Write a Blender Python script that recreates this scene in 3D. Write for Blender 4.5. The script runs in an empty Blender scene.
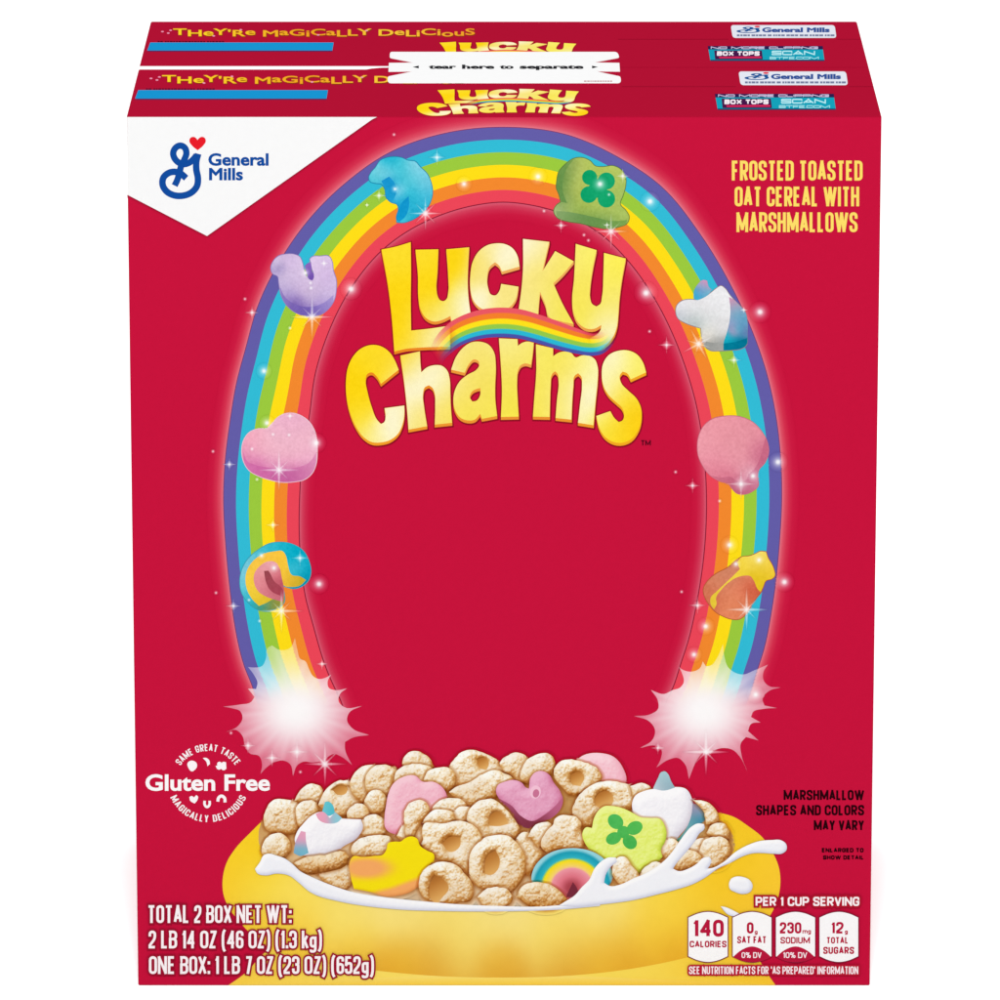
import bpy, math, random
import numpy as np
from mathutils import Vector
from mathutils.geometry import delaunay_2d_cdt

# ------------------------------------------------------------------ camera, light, exposure
SC = bpy.context.scene
COL = SC.collection
TH = math.radians(14.52); FPX = 7131.0
BW, BH, BD = 0.25, 0.3026, 0.1693          # width, height, depth of the pair of boxes
FWD = np.array([0, math.cos(TH), -math.sin(TH)]); UPV = np.array([0, math.sin(TH), math.cos(TH)])
Z1 = FPX*BW/755.0; Y1 = (116.5-500)/FPX*Z1
CAM = np.array([-4.1/FPX*Z1, 0, BH]) - Z1*FWD + Y1*UPV
cd = bpy.data.cameras.new('camera'); co = bpy.data.objects.new('camera', cd); COL.objects.link(co)
co.location = CAM; co.rotation_euler = (math.pi/2-TH, 0, 0)
cd.sensor_width = 36; cd.lens = FPX*36/1000; cd.clip_start = 0.1; cd.clip_end = 200
SC.camera = co
W = bpy.data.worlds.new('World'); SC.world = W; W.use_nodes = True
bg = W.node_tree.nodes['Background']
bg.inputs[0].default_value = (1, 1, 1, 1); bg.inputs[1].default_value = 0.97
def lamp(name, loc, target, size, energy):
    l = bpy.data.lights.new(name, 'AREA'); l.shape = 'RECTANGLE'; l.size = size[0]; l.size_y = size[1]; l.energy = energy
    o = bpy.data.objects.new(name, l); COL.objects.link(o); o.location = loc
    o.rotation_euler = (Vector(target)-Vector(loc)).to_track_quat('-Z', 'Y').to_euler()
    return o
lamp('studio_softbox', (0, -3.6, 3.0), (0, 0.3, 0.1), (0.7, 2.2), 222)
SC.view_settings.view_transform = 'Standard'; SC.view_settings.look = 'None'
SC.view_settings.exposure = 0; SC.view_settings.gamma = 1; SC.view_settings.use_curve_mapping = False
SC.render.engine = 'CYCLES'
SC.render.resolution_x = 1024; SC.render.resolution_y = 1024
E_FRONT, E_TOP = 2.12, 1.575                # irradiance on the two faces: inks are divided by it

# ------------------------------------------------------------------ colour and material helpers
def lin(c):
    c = np.asarray(c, float)/255.0
    return np.where(c <= 0.04045, c/12.92, ((c+0.055)/1.055)**2.4)
RED = (200, 20, 60)
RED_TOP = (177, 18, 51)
MATS = {}
def paper_noise(nt, col_out, bsdf, amt=0.02):
    N, L = nt.nodes, nt.links
    geo = N.new('ShaderNodeNewGeometry'); no = N.new('ShaderNodeTexNoise')
    no.inputs['Scale'].default_value = 420; no.inputs['Detail'].default_value = 3
    L.new(geo.outputs['Position'], no.inputs['Vector'])
    mr = N.new('ShaderNodeMapRange'); mr.inputs['To Min'].default_value = 1-amt; mr.inputs['To Max'].default_value = 1+amt
    L.new(no.outputs[0], mr.inputs['Value'])
    sc = N.new('ShaderNodeVectorMath'); sc.operation = 'SCALE'
    L.new(col_out, sc.inputs[0]); L.new(mr.outputs[0], sc.inputs['Scale'])
    L.new(sc.outputs[0], bsdf.inputs['Base Color'])
def base_mat(name, rough=0.6, spec=0.0):
    m = bpy.data.materials.new(name); m.use_nodes = True
    b = m.node_tree.nodes['Principled BSDF']
    b.inputs['Roughness'].default_value = rough
    b.inputs['Specular IOR Level'].default_value = spec
    return m, b
def ink_mat(alpha=False):
    k = 'ink_alpha' if alpha else 'ink'
    if k in MATS: return MATS[k]
    m, b = base_mat('printed_ink_gloss' if alpha else 'printed_ink')
    nt = m.node_tree
    a = nt.nodes.new('ShaderNodeAttribute'); a.attribute_name = 'ink'
    paper_noise(nt, a.outputs['Color'], b)
    if alpha: nt.links.new(a.outputs['Alpha'], b.inputs['Alpha'])
    MATS[k] = m; return m
def solid_mat(name, rgb, rough=0.6, spec=0.0, amt=0.03):
    if name in MATS: return MATS[name]
    m, b = base_mat(name, rough, spec)
    c = m.node_tree.nodes.new('ShaderNodeRGB'); c.outputs[0].default_value = (*[float(x) for x in rgb], 1)
    paper_noise(m.node_tree, c.outputs[0], b, amt)
    MATS[name] = m; return m

# ------------------------------------------------------------------ object helpers
def thing(name, label, cat, loc, group=None):
    o = bpy.data.objects.new(name, None); COL.objects.link(o)
    o.location = loc; o['label'] = label; o['category'] = cat
    o.empty_display_size = 0.02
    if group: o['group'] = group
    return o
def root_of(o):
    while o.parent: o = o.parent
    return o
def mesh_obj(name, V, F, parent=None, mat=None, cols=None, label=None):
    V = np.asarray(V, float)
    if parent is not None: V = V - np.array(root_of(parent).location)
    me = bpy.data.meshes.new(name); me.from_pydata(V.tolist(), [], [list(map(int, f)) for f in F]); me.update()
    if cols is not None:
        at = me.color_attributes.new('ink', 'FLOAT_COLOR', 'POINT')
        at.data.foreach_set('color', np.asarray(cols, np.float32).ravel())
    if mat: me.materials.append(mat)
    o = bpy.data.objects.new(name, me); COL.objects.link(o)
    if parent is not None: o.parent = parent
    if label: o['label'] = label
    return o

# ------------------------------------------------------------------ where a print sits on the carton faces
LAY = 5e-6
def rays(p):
    p = np.asarray(p, float)
    r = np.array([1., 0, 0])
    return FWD[None] + ((p[:, 0]-500)/FPX)[:, None]*r - ((p[:, 1]-500)/FPX)[:, None]*UPV
def on_front(p, k=0):
    d = rays(p); t = (-k*LAY-0.00002-CAM[1])/d[:, 1]; return CAM+t[:, None]*d
def on_top(p, k=0):
    d = rays(p); t = (BH+k*LAY+0.00002-CAM[2])/d[:, 2]; return CAM+t[:, None]*d
class Face:
    def __init__(s, fn, E): s.fn = fn; s.E = E
FRONT = Face(on_front, E_FRONT); TOP = Face(on_top, E_TOP)

# ------------------------------------------------------------------ 2-D shapes
def P(s):
    return np.array([[float(v) for v in q.split(',')] for q in s.split()])
def area(l):
    x, y = l[:, 0], l[:, 1]; return 0.5*np.sum(x*np.roll(y, -1)-np.roll(x, -1)*y)
def smooth(pts, closed=True, n=5, corner=50):
    """Catmull-Rom through the points; sharp turns stay corners."""
    pts = np.asarray(pts, float); N = len(pts)
    def tang(i):
        if not closed and i in (0, N-1): return None
        a, b, c = pts[(i-1) % N], pts[i], pts[(i+1) % N]
        u, v = b-a, c-b; lu, lv = np.hypot(*u)+1e-9, np.hypot(*v)+1e-9
        ang = math.degrees(math.acos(max(-1, min(1, float(u@v)/lu/lv))))
        if ang > corner: return None
        t = (u/lu*lv + v/lv*lu)/(lu+lv); return t/(np.hypot(*t)+1e-9)
    T = [tang(i) for i in range(N)]
    out = []
    for i in range(N if closed else N-1):
        a, b = pts[i], pts[(i+1) % N]; L = np.hypot(*(b-a)); ta, tb = T[i], T[(i+1) % N]
        d = (b-a)/(L+1e-9)
        if ta is None and tb is None: out.append(a); continue
        ta = d if ta is None else ta; tb = d if tb is None else tb
        for k in range(n):
            t = k/n; h1 = 2*t**3-3*t*t+1; h2 = t**3-2*t*t+t; h3 = -2*t**3+3*t*t; h4 = t**3-t*t
            out.append(h1*a+h2*L*ta+h3*b+h4*L*tb)
    if not closed: out.append(pts[-1])
    return np.array(out)
def resamp(pts, n, closed=False):
    pts = np.asarray(pts)
    if closed: pts = np.vstack([pts, pts[:1]])
    d = np.r_[0, np.cumsum(np.hypot(*np.diff(pts, axis=0).T))]
    u = np.linspace(0, d[-1], n)
    return np.c_[np.interp(u, d, pts[:, 0]), np.interp(u, d, pts[:, 1])]
def pos(l): return l if area(l) > 0 else l[::-1]
def neg(l): return l if area(l) < 0 else l[::-1]
def offset(l, d):
    """grow a positively oriented loop by d (holes, negative, shrink)"""
    keep = np.hypot(*(np.roll(l, -1, 0)-l).T) > 1e-4; l = l[keep]
    e = np.roll(l, -1, 0)-l; e /= np.hypot(*e.T)[:, None]
    n = np.c_[e[:, 1], -e[:, 0]]; n0 = np.roll(n, 1, 0)
    m = n+n0; q = np.sum(m*n, 1); q = np.maximum(q, 0.55)
    return l + m*(d/q)[:, None]
def winding(pt, loops):
    w = np.zeros(len(pt))
    for l in loops:
        a = l; b = np.roll(l, -1, 0)
        for s in range(0, len(pt), 4000):
            p = pt[s:s+4000]
            ax, ay = a[None, :, 0]-p[:, 0:1], a[None, :, 1]-p[:, 1:2]
            bx, by = b[None, :, 0]-p[:, 0:1], b[None, :, 1]-p[:, 1:2]
            cr = ax*by-ay*bx
            w[s:s+4000] += np.sum((ay <= 0) & (by > 0) & (cr > 0), 1)-np.sum((ay > 0) & (by <= 0) & (cr < 0), 1)
    return w
def near_dist(p, loops):
    """distance to the outline and blended inward direction"""
    a = np.vstack(loops); b = np.vstack([np.roll(l, -1, 0) for l in loops])
    ab = b-a; L2 = np.sum(ab*ab, 1)+1e-9
    D = np.zeros(len(p)); G = np.zeros((len(p), 2))
    for s in range(0, len(p), 3000):
        q = p[s:s+3000]; ap = q[:, None]-a[None]
        t = np.clip(np.sum(ap*ab[None], 2)/L2[None], 0, 1)
        v = ap-t[..., None]*ab[None]; d = np.sqrt(np.sum(v*v, 2))+1e-6
        w = np.sqrt(L2)[None]/d**4
        g = np.sum(v/d[..., None]*w[..., None], 1)/np.sum(w, 1)[:, None]
        D[s:s+3000] = d.min(1); G[s:s+3000] = g
    return D, G
def tess(loops, res=None):
    vs = []; es = []; k = 0
    for l in loops:
        n = len(l); vs += [tuple(map(float, q)) for q in l]
        es += [(k+i, k+(i+1) % n) for i in range(n)]; k += n
    if res:
        A = np.vstack(loops); lo, hi = A.min(0), A.max(0)
        gx, gy = np.meshgrid(np.arange(lo[0], hi[0], res), np.arange(lo[1], hi[1], res*0.87))
        gx = gx + (np.arange(gx.shape[0]) % 2)[:, None]*res*0.5
        g = np.c_[gx.ravel(), gy.ravel()]
        g = g[winding(g, loops) > 0]
        if len(g):
            d, _ = near_dist(g, loops); g = g[d > res*0.45]
            vs += [tuple(map(float, q)) for q in g]
    V, _, T, *_ = delaunay_2d_cdt([Vector(v) for v in vs], es, [], 0, 1e-5)
    V = np.array([[v.x, v.y] for v in V]); T = np.array([list(t) for t in T], int)
    c = V[T].mean(1); T = T[winding(c, loops) > 0]
    used = np.unique(T); mp = -np.ones(len(V), int); mp[used] = np.arange(len(used))
    V = V[used]; T = mp[T]
    a = V[T]; ar = (a[:, 1, 0]-a[:, 0, 0])*(a[:, 2, 1]-a[:, 0, 1])-(a[:, 1, 1]-a[:, 0, 1])*(a[:, 2, 0]-a[:, 0, 0])
    T[ar > 0] = T[ar > 0][:, ::-1]
    return V, T
def ink_cols(V, color, E):
    c = np.asarray(color(V) if callable(color) else np.tile(np.asarray(color, float), (len(V), 1)), float)
    al = c[:, 3] if c.shape[1] == 4 else np.ones(len(V))
    rgb = np.clip(lin(np.clip(c[:, :3], 0, 255))/E, 0, 0.95)
    return np.c_[rgb, al]
PRINTS = []
def srgb(l): l = np.clip(l, 0, 1); return 255*np.where(l <= 0.0031308, l*12.92, 1.055*l**(1/2.4)-0.055)
def under(p, k):
    """display colour of whatever is already printed below layer k"""
    out = np.tile(np.array(RED, float), (len(p), 1)); lo, hi = p.min(0), p.max(0)
    for kk, sq, V, T, C, bb in sorted(PRINTS, key=lambda r: (r[0], r[1])):
        if kk >= k or bb[0] > hi[0] or bb[1] > hi[1] or bb[2] < lo[0] or bb[3] < lo[1]: continue
        t = V[T]; m = (t.max(1) >= lo).all(1) & (t.min(1) <= hi).all(1); t = t[m]; Ti = T[m]
        if not len(t): continue
        for s in range(0, len(p), 400):
            q = p[s:s+400]
            a, b, c = t[:, 0], t[:, 1], t[:, 2]
            den = (b[:, 1]-c[:, 1])*(a[:, 0]-c[:, 0])+(c[:, 0]-b[:, 0])*(a[:, 1]-c[:, 1]); den = np.where(np.abs(den) < 1e-9, 1e-9, den)
            w0 = ((b[:, 1]-c[:, 1])[None]*(q[:, 0:1]-c[None, :, 0])+(c[:, 0]-b[:, 0])[None]*(q[:, 1:2]-c[None, :, 1]))/den[None]
            w1 = ((c[:, 1]-a[:, 1])[None]*(q[:, 0:1]-c[None, :, 0])+(a[:, 0]-c[:, 0])[None]*(q[:, 1:2]-c[None, :, 1]))/den[None]
            w2 = 1-w0-w1; ins = (w0 > -1e-6) & (w1 > -1e-6) & (w2 > -1e-6)
            hit = ins.any(1); j = ins.argmax(1)[hit]; r = np.where(hit)[0]
            if len(r):
                col = w0[r, j][:, None]*C[Ti[j, 0]]+w1[r, j][:, None]*C[Ti[j, 1]]+w2[r, j][:, None]*C[Ti[j, 2]]
                out[s+r] = srgb(col*E_FRONT)
    return out
def record(face, k, V, T, cols):
    if face is FRONT:
        lo, hi = V.min(0), V.max(0); PRINTS.append((k, len(PRINTS), V, np.asarray(T), cols[:, :3], (lo[0], lo[1], hi[0], hi[1])))
def shape(name, loops, color, k, parent, face=FRONT, res=None, label=None, warp=None, alpha=False):
    V, T = tess(loops, res)
    cols = ink_cols(V, color, face.E)
    Q = warp(V) if warp else V
    record(face, k, Q, T, cols)
    return mesh_obj(name, face.fn(Q, k), T, parent, ink_mat(alpha), cols, label)
def strip(name, A, B, fr, color, k, parent, face=FRONT, label=None, alpha=False):
    """ribbon between two curves; fr = list of cross positions, color(i_u, j) -> array"""
    n, m = len(A), len(fr); f = np.array(fr)[None, :, None]
    G = A[:, None]*(1-f)+B[:, None]*f; V = G.reshape(-1, 2)
    F = []
    for i in range(n-1):
        for j in range(m-1):
            if fr[j+1]-fr[j] < 1e-9: continue
            F.append([i*m+j, i*m+j+1, (i+1)*m+j+1, (i+1)*m+j])
    cols = ink_cols(V, lambda v: color(v).reshape(len(v), -1), face.E)
    record(face, k, V, [t for q in F for t in (q[:3], [q[0], q[2], q[3]])], cols)
    return mesh_obj(name, face.fn(V, k), F, parent, ink_mat(alpha), cols, label)
# ---- colour fields
def hashn(ix, iy, s):
    h = np.sin(ix*127.1+iy*311.7+s*74.7)*43758.5453; return h-np.floor(h)
def vnoise(p, sc, s=0):
    q = p/sc; i = np.floor(q); f = q-i; f = f*f*(3-2*f); x, y = i[:, 0], i[:, 1]
    a, b, c, d = hashn(x, y, s), hashn(x+1, y, s), hashn(x, y+1, s), hashn(x+1, y+1, s)
    return (a*(1-f[:, 0])+b*f[:, 0])*(1-f[:, 1])+(c*(1-f[:, 0])+d*f[:, 0])*f[:, 1]
def idw(anchors, pw=3, speck=0, seed=0, sc=1.6):
    """smooth colour field through (x, y, colour) anchors"""
    A = np.array([[a[0], a[1]] for a in anchors], float); C = np.array([a[2] for a in anchors], float)
    DD = np.sqrt(((A[:, None]-A[None])**2).sum(2))+np.eye(len(A))*1e9
    sg = np.clip(np.sort(DD, 1)[:, :2].mean(1) if len(A) > 2 else DD.min(1), 1.5, 60)*0.62
    def f(V):
        d2 = ((V[:, None]-A[None])**2).sum(2)
        w = np.exp(-d2/(2*sg[None]**2))+1e-3/(1+d2/sg[None]**2)**2; c = (w@C)/w.sum(1)[:, None]
        if speck:
            nz = ((vnoise(V, sc, seed)-.5)*1.3+(vnoise(V, sc*2.6, seed+5)-.5)*.5)*speck
            c[:, :3] += nz[:, None]
        return c
    return f
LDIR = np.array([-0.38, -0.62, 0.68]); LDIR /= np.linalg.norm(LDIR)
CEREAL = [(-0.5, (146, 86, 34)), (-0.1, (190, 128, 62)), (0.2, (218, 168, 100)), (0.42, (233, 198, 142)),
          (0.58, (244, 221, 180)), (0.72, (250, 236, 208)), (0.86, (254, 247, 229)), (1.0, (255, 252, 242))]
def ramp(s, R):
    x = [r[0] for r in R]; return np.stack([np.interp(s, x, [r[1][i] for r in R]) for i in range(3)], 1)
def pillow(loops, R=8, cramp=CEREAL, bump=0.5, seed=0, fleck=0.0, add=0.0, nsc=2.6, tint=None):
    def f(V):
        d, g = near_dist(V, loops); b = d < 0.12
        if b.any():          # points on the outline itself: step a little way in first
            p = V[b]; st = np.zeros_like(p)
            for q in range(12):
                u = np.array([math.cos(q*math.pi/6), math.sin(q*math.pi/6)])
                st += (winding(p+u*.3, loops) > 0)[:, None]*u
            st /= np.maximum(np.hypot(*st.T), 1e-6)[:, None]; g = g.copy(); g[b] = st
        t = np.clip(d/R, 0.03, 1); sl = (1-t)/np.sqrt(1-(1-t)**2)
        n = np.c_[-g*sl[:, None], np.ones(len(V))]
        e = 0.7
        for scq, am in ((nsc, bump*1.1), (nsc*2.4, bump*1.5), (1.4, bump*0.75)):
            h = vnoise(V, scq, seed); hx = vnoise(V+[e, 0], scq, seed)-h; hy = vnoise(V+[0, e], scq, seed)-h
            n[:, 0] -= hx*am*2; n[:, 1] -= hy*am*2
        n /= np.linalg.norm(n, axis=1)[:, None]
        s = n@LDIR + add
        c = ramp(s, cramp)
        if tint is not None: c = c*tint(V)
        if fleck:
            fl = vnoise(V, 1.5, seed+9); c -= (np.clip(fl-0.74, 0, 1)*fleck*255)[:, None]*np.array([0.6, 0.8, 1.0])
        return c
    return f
# ------------------------------------------------------------------ lettering
def rounded(pts, closed=False, q=4):
    """polyline with rounded corners; each point (x, y, r)"""
    out = []; N = len(pts)
    for i, (x, y, r) in enumerate(pts):
        p = np.array([x, y])
        if r <= 0 or (not closed and i in (0, N-1)): out.append(p); continue
        a = np.array(pts[(i-1) % N][:2]); b = np.array(pts[(i+1) % N][:2])
        la, lb = np.hypot(*(a-p)), np.hypot(*(b-p)); ra, rb = min(r, la*0.5), min(r, lb*0.5)
        ra = rb = min(ra, rb) if min(ra, rb) > 0.6*max(ra, rb) else None or min(ra, rb)
        s = p+(a-p)/la*ra; e = p+(b-p)/lb*rb
        for k in range(q+1):
            t = k/q; w = (1-t)**2*s+2*t*(1-t)*(0.10*(s+e)/2+0.90*p)+t*t*e; out.append(w)
    return np.array(out)
def ribbon(pts, w, closed=False):
    pts = np.asarray(pts, float)
    keep = np.r_[True, np.hypot(*np.diff(pts, axis=0).T) > 1e-5]; pts = pts[keep]
    if closed:
        if np.hypot(*(pts[0]-pts[-1])) < 1e-5: pts = pts[:-1]
        p = pos(pts); return [offset(p, w/2), offset(p, -w/2)[::-1]]
    d = np.diff(pts, axis=0); d /= np.hypot(*d.T)[:, None]
    for i in range(len(d)-1):
        if d[i]@d[i+1] < 0.35:
            p = pts[i+1]; e = 0.5 if d[i]@d[i+1] > -.2 else 0.42
            return ribbon(np.vstack([pts[:i+1], p+d[i]*w*e]), w)+ribbon(np.vstack([p-d[i+1]*w*e, pts[i+2:]]), w)
    n = np.c_[-d[:, 1], d[:, 0]]
    n1 = np.vstack([n[:1], n]); n2 = np.vstack([n, n[-1:]]); m = n1+n2
    q = np.maximum(np.sum(m*n2, 1), 0.45)
    L = pts+m*(w/2/q)[:, None]; R = pts-m*(w/2/q)[:, None]
    return [pos(np.vstack([L, R[::-1]]))]
r_ = 9.0
GL = {  # open strokes: 0 width factor, list of (closed, [(x,y,round)])
 'A': (1.06, [(0, [(0, 0, 0), (.5, 1.02, 0), (1, 0, 0)]), (0, [(.2, .27, 0), (.8, .27, 0)])]),
 'B': (1, [(1, [(0, 0, 0), (0, 1, 0), (1, 1, r_), (1, .53, r_), (0, .53, 0)]), (1, [(0, 0, 0), (0, .53, 0), (1, .53, r_), (1, 0, r_)])]),
 'C': (1, [(0, [(1, .66, 0), (1, 1, r_), (0, 1, r_), (0, 0, r_), (1, 0, r_), (1, .34, 0)])]),
 'D': (1, [(1, [(0, 0, 0), (0, 1, 0), (1, 1, r_), (1, 0, r_)])]),
 'E': (.9, [(0, [(1, 1, 0), (0, 1, 0), (0, 0, 0), (1, 0, 0)]), (0, [(0, .52, 0), (.9, .52, 0)])]),
 'F': (.86, [(0, [(1, 1, 0), (0, 1, 0), (0, -.08, 0)]), (0, [(0, .5, 0), (.9, .5, 0)])]),
 'G': (1, [(0, [(1, .68, 0), (1, 1, r_), (0, 1, r_), (0, 0, r_), (1, 0, r_), (1, .45, 0), (.5, .45, 0)])]),
 'H': (1, [(0, [(0, -.08, 0), (0, 1.08, 0)]), (0, [(1, -.08, 0), (1, 1.08, 0)]), (0, [(0, .52, 0), (1, .52, 0)])]),
 'I': (0, [(0, [(.5, -.08, 0), (.5, 1.08, 0)])]),
 'J': (.8, [(0, [(1, 1.08, 0), (1, 0, r_), (0, 0, r_), (0, .3, 0)])]),
 'K': (1, [(0, [(0, -.08, 0), (0, 1.08, 0)]), (0, [(.95, 1.06, 0), (.05, .42, 0)]), (0, [(.3, .62, 0), (1, -.06, 0)])]),
 'L': (.84, [(0, [(0, 1.08, 0), (0, 0, 0), (1, 0, 0)])]),
 'M': (1.42, [(0, [(0, -.08, 0), (0, 1, 0), (.5, .12, 0), (1, 1, 0), (1, -.08, 0)])]),
 'N': (1.1, [(0, [(0, -.08, 0), (0, 1, 0), (1, 0, 0), (1, 1.08, 0)])]),
 'O': (1, [(1, [(0, 0, r_), (0, 1, r_), (1, 1, r_), (1, 0, r_)])]),
 'P': (1, [(0, [(0, -.08, 0), (0, 1, 0)]), (1, [(0, .42, 0), (0, 1, 0), (1, 1, r_), (1, .42, r_)])]),
 'R': (1, [(0, [(0, -.08, 0), (0, 1, 0)]), (1, [(0, .45, 0), (0, 1, 0), (1, 1, r_), (1, .45, r_)]), (0, [(.45, .45, 0), (.98, -.06, 0)])]),
 'S': (1, [(0, [(1, .7, 0), (1, 1, r_), (0, 1, r_), (0, .58, r_), (1, .42, r_), (1, 0, r_), (0, 0, r_), (0, .3, 0)])]),
 'T': (1.0, [(0, [(-.05, 1, 0), (1.05, 1, 0)]), (0, [(.5, -.08, 0), (.5, 1, 0)])]),
 'U': (1, [(0, [(0, 1.08, 0), (0, 0, r_), (1, 0, r_), (1, 1.08, 0)])]),
 'V': (1.05, [(0, [(0, 1.06, 0), (.5, 0, 0), (1, 1.06, 0)])]),
 'W': (1.65, [(0, [(0, 1.06, 0), (.27, 0, 0), (.5, 1, 0), (.73, 0, 0), (1, 1.06, 0)])]),
 'X': (1.05, [(0, [(0, -.05, 0), (1, 1.05, 0)]), (0, [(0, 1.05, 0), (1, -.05, 0)])]),
 'Y': (1.02, [(0, [(0, 1.06, 0), (.5, .42, 0), (1, 1.06, 0)]), (0, [(.5, .45, 0), (.5, -.08, 0)])]),
 'Z': (.9, [(0, [(0, 1, 0), (1, 1, 0), (0, 0, 0), (1, 0, 0)])]),
 '0': (.92, [(1, [(0, 0, r_), (0, 1, r_), (1, 1, r_), (1, 0, r_)])]),
 '1': (.5, [(0, [(0, .78, 0), (.8, .98, 0)]), (0, [(.8, 1.08, 0), (.8, -.08, 0)])]),
 '2': (.92, [(0, [(0, .7, 0), (0, 1, r_), (1, 1, r_), (1, .56, r_), (0, .12, .0), (0, 0, 0), (1, 0, 0)])]),
 '3': (.92, [(0, [(0, .72, 0), (0, 1, r_), (1, 1, r_), (1, .54, r_), (.4, .54, 0)]), (0, [(.4, .54, 0), (1, .54, r_), (1, 0, r_), (0, 0, r_), (0, .28, 0)])]),
 '4': (.98, [(0, [(.75, -.08, 0), (.75, 1, 0), (0, .28, 0), (1.08, .28, 0)])]),
 '5': (.92, [(0, [(.95, 1, 0), (0.05, 1, 0), (0, .52, 0), (.3, .62, .3), (1, .62, r_), (1, 0, r_), (0, 0, r_), (0, .26, 0)])]),
 '6': (.92, [(0, [(1, .74, 0), (1, 1, r_), (0, 1, r_), (0, .3, 0)]), (1, [(0, 0, r_), (0, .56, r_), (1, .56, r_), (1, 0, r_)])]),
 '7': (.85, [(0, [(0, 1, 0), (1, 1, 0), (.35, -.08, 0)])]),
 '8': (.92, [(1, [(0, .53, r_), (0, 1, r_), (1, 1, r_), (1, .53, r_)]), (1, [(0, 0, r_), (0, .53, r_), (1, .53, r_), (1, 0, r_)])]),
 '(': (.55, [(0, [(1, 1.14, 0), (.35, .98, 0), (.05, .75, 0), (0, .45, 0), (.05, .12, 0), (.35, -.12, 0), (1, -.28, 0)])]),
 ')': (.55, [(0, [(0, 1.14, 0), (.65, .98, 0), (.95, .75, 0), (1, .45, 0), (.95, .12, 0), (.65, -.12, 0), (0, -.28, 0)])]),
 '.': (0, [(0, [(.5, -.08, 0), (.5, .12, 0)])]),
 ':': (0, [(0, [(.5, -.08, 0), (.5, .12, 0)]), (0, [(.5, .55, 0), (.5, .75, 0)])]),
 '"': (.3, [(0, [(0, 1.08, 0), (0, .75, 0)]), (0, [(1, 1.08, 0), (1, .75, 0)])]),
 "'": (0, [(0, [(.5, 1.08, 0), (.5, .75, 0)])]),
 '%': (1.3, [(1, [(0, .6, r_), (0, 1, r_), (.35, 1, r_), (.35, .6, r_)]), (1, [(.65, 0, r_), (.65, .4, r_), (1, .4, r_), (1, 0, r_)]), (0, [(.3, -.05, 0), (.7, 1.05, 0)])]),
 'g': (.85, [(1, [(0, .05, r_), (0, .62, r_), (1, .62, r_), (1, .05, r_)]), (0, [(1, .7, 0), (1, -.28, r_), (0, -.28, r_), (0, -.16, 0)])]),
 'k': (.85, [(0, [(0, -.08, 0), (0, 1.08, 0)]), (0, [(.9, .74, 0), (.05, .26, 0)]), (0, [(.35, .42, 0), (1, -.06, 0)])]),
 'm': (1.4, [(0, [(0, -.08, 0), (0, .66, 0)]), (0, [(0, .62, 0), (.5, .62, r_), (.5, -.08, 0)]), (0, [(.5, .62, 0), (1, .62, r_), (1, -.08, 0)])]),
}
def stroke_text(txt, cw=.42, t=.15, gap=.075, space=.2):
    """heavy condensed lettering, cap height 1, y up; returns loops and total width"""
    loops = []; x = 0.0
    for ch in txt:
        if ch == ' ': x += space; continue
        wf, strokes = GL[ch]; w = max(cw*wf, t) if wf else t
        iw = w-t; r = max(0.02, min(iw*0.5, .2))
        for cl, pts in strokes:
            q = [(x+t/2+px*iw, t/2+py*(1-t), r if rr > 0 else 0) for px, py, rr in pts]
            loops += ribbon(rounded(q, bool(cl)), t, bool(cl))
        x += w+gap
    return loops, x-gap
FONT_CACHE = {}
def font_text(txt, bold=0.03, sx=1.0):
    key = (txt, bold, sx)
    c = bpy.data.curves.new('t', 'FONT'); c.body = txt; c.resolution_u = 4; c.fill_mode = 'NONE'
    o = bpy.data.objects.new('t', c); COL.objects.link(o)
    me = o.to_mesh(); V = np.array([v.co[:2] for v in me.vertices]); E = [tuple(e.vertices) for e in me.edges]
    nb = {}
    for a, b in E: nb.setdefault(a, []).append(b); nb.setdefault(b, []).append(a)
    seen = set(); loops = []
    for s in nb:
        if s in seen: continue
        l = [s]; seen.add(s); cur = s
        while True:
            nx = [n for n in nb[cur] if n not in seen]
            if not nx: break
            cur = nx[0]; seen.add(cur); l.append(cur)
        if len(l) > 2: loops.append(V[l]*[sx, 1])
    o.to_mesh_clear(); bpy.data.objects.remove(o); bpy.data.curves.remove(c)
    out = []
    for i, l in enumerate(loops):       # a loop inside an odd number of others is a hole
        p = l[:1]+1e-5; inside = sum(abs(winding(p, [m])[0]) > 0 for j, m in enumerate(loops) if j != i)
        out.append(neg(l) if inside % 2 else pos(l))
    return [offset(l, bold) for l in out]
def fit(loops, x0, x1, ytop, ybase, cap=1.0, left=None):
    """place y-up lettering in photo-scale face coordinates (y down)"""
    A = np.vstack(loops); lo, hi = A[:, 0].min(), A[:, 0].max()
    sx = (x1-x0)/(hi-lo); sy = (ybase-ytop)/cap
    return [np.c_[x0+(l[:, 0]-lo)*sx, ybase-l[:, 1]*sy][::-1] for l in loops]
def line(name, txt, x0, x1, yt, yb, color, k, parent, face=FRONT, cw=.42, t=.16, out=None, outc=None, **kw):
    lp, w = stroke_text(txt, cw=cw, t=t, gap=kw.pop('gap', .075), space=kw.pop('space', .2))
    # stroke weight stays even: choose glyph width so that no stretching is needed
    target = (x1-x0)/(yb-yt)
    for _ in range(6):
        lp, w = stroke_text(txt, cw=cw, t=t, gap=.36*t, space=cw*.5); cw = max(cw*(1+(target-w)/max(w, 1e-3)*1.15), t*1.5)
    loops = fit(lp, x0, x1, yt, yb)
    if out:
        shape(name+'_outline', [offset(l, out) for l in loops], outc, k, parent, face)
    return shape(name, loops, color, k+1, parent, face, **kw)

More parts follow.
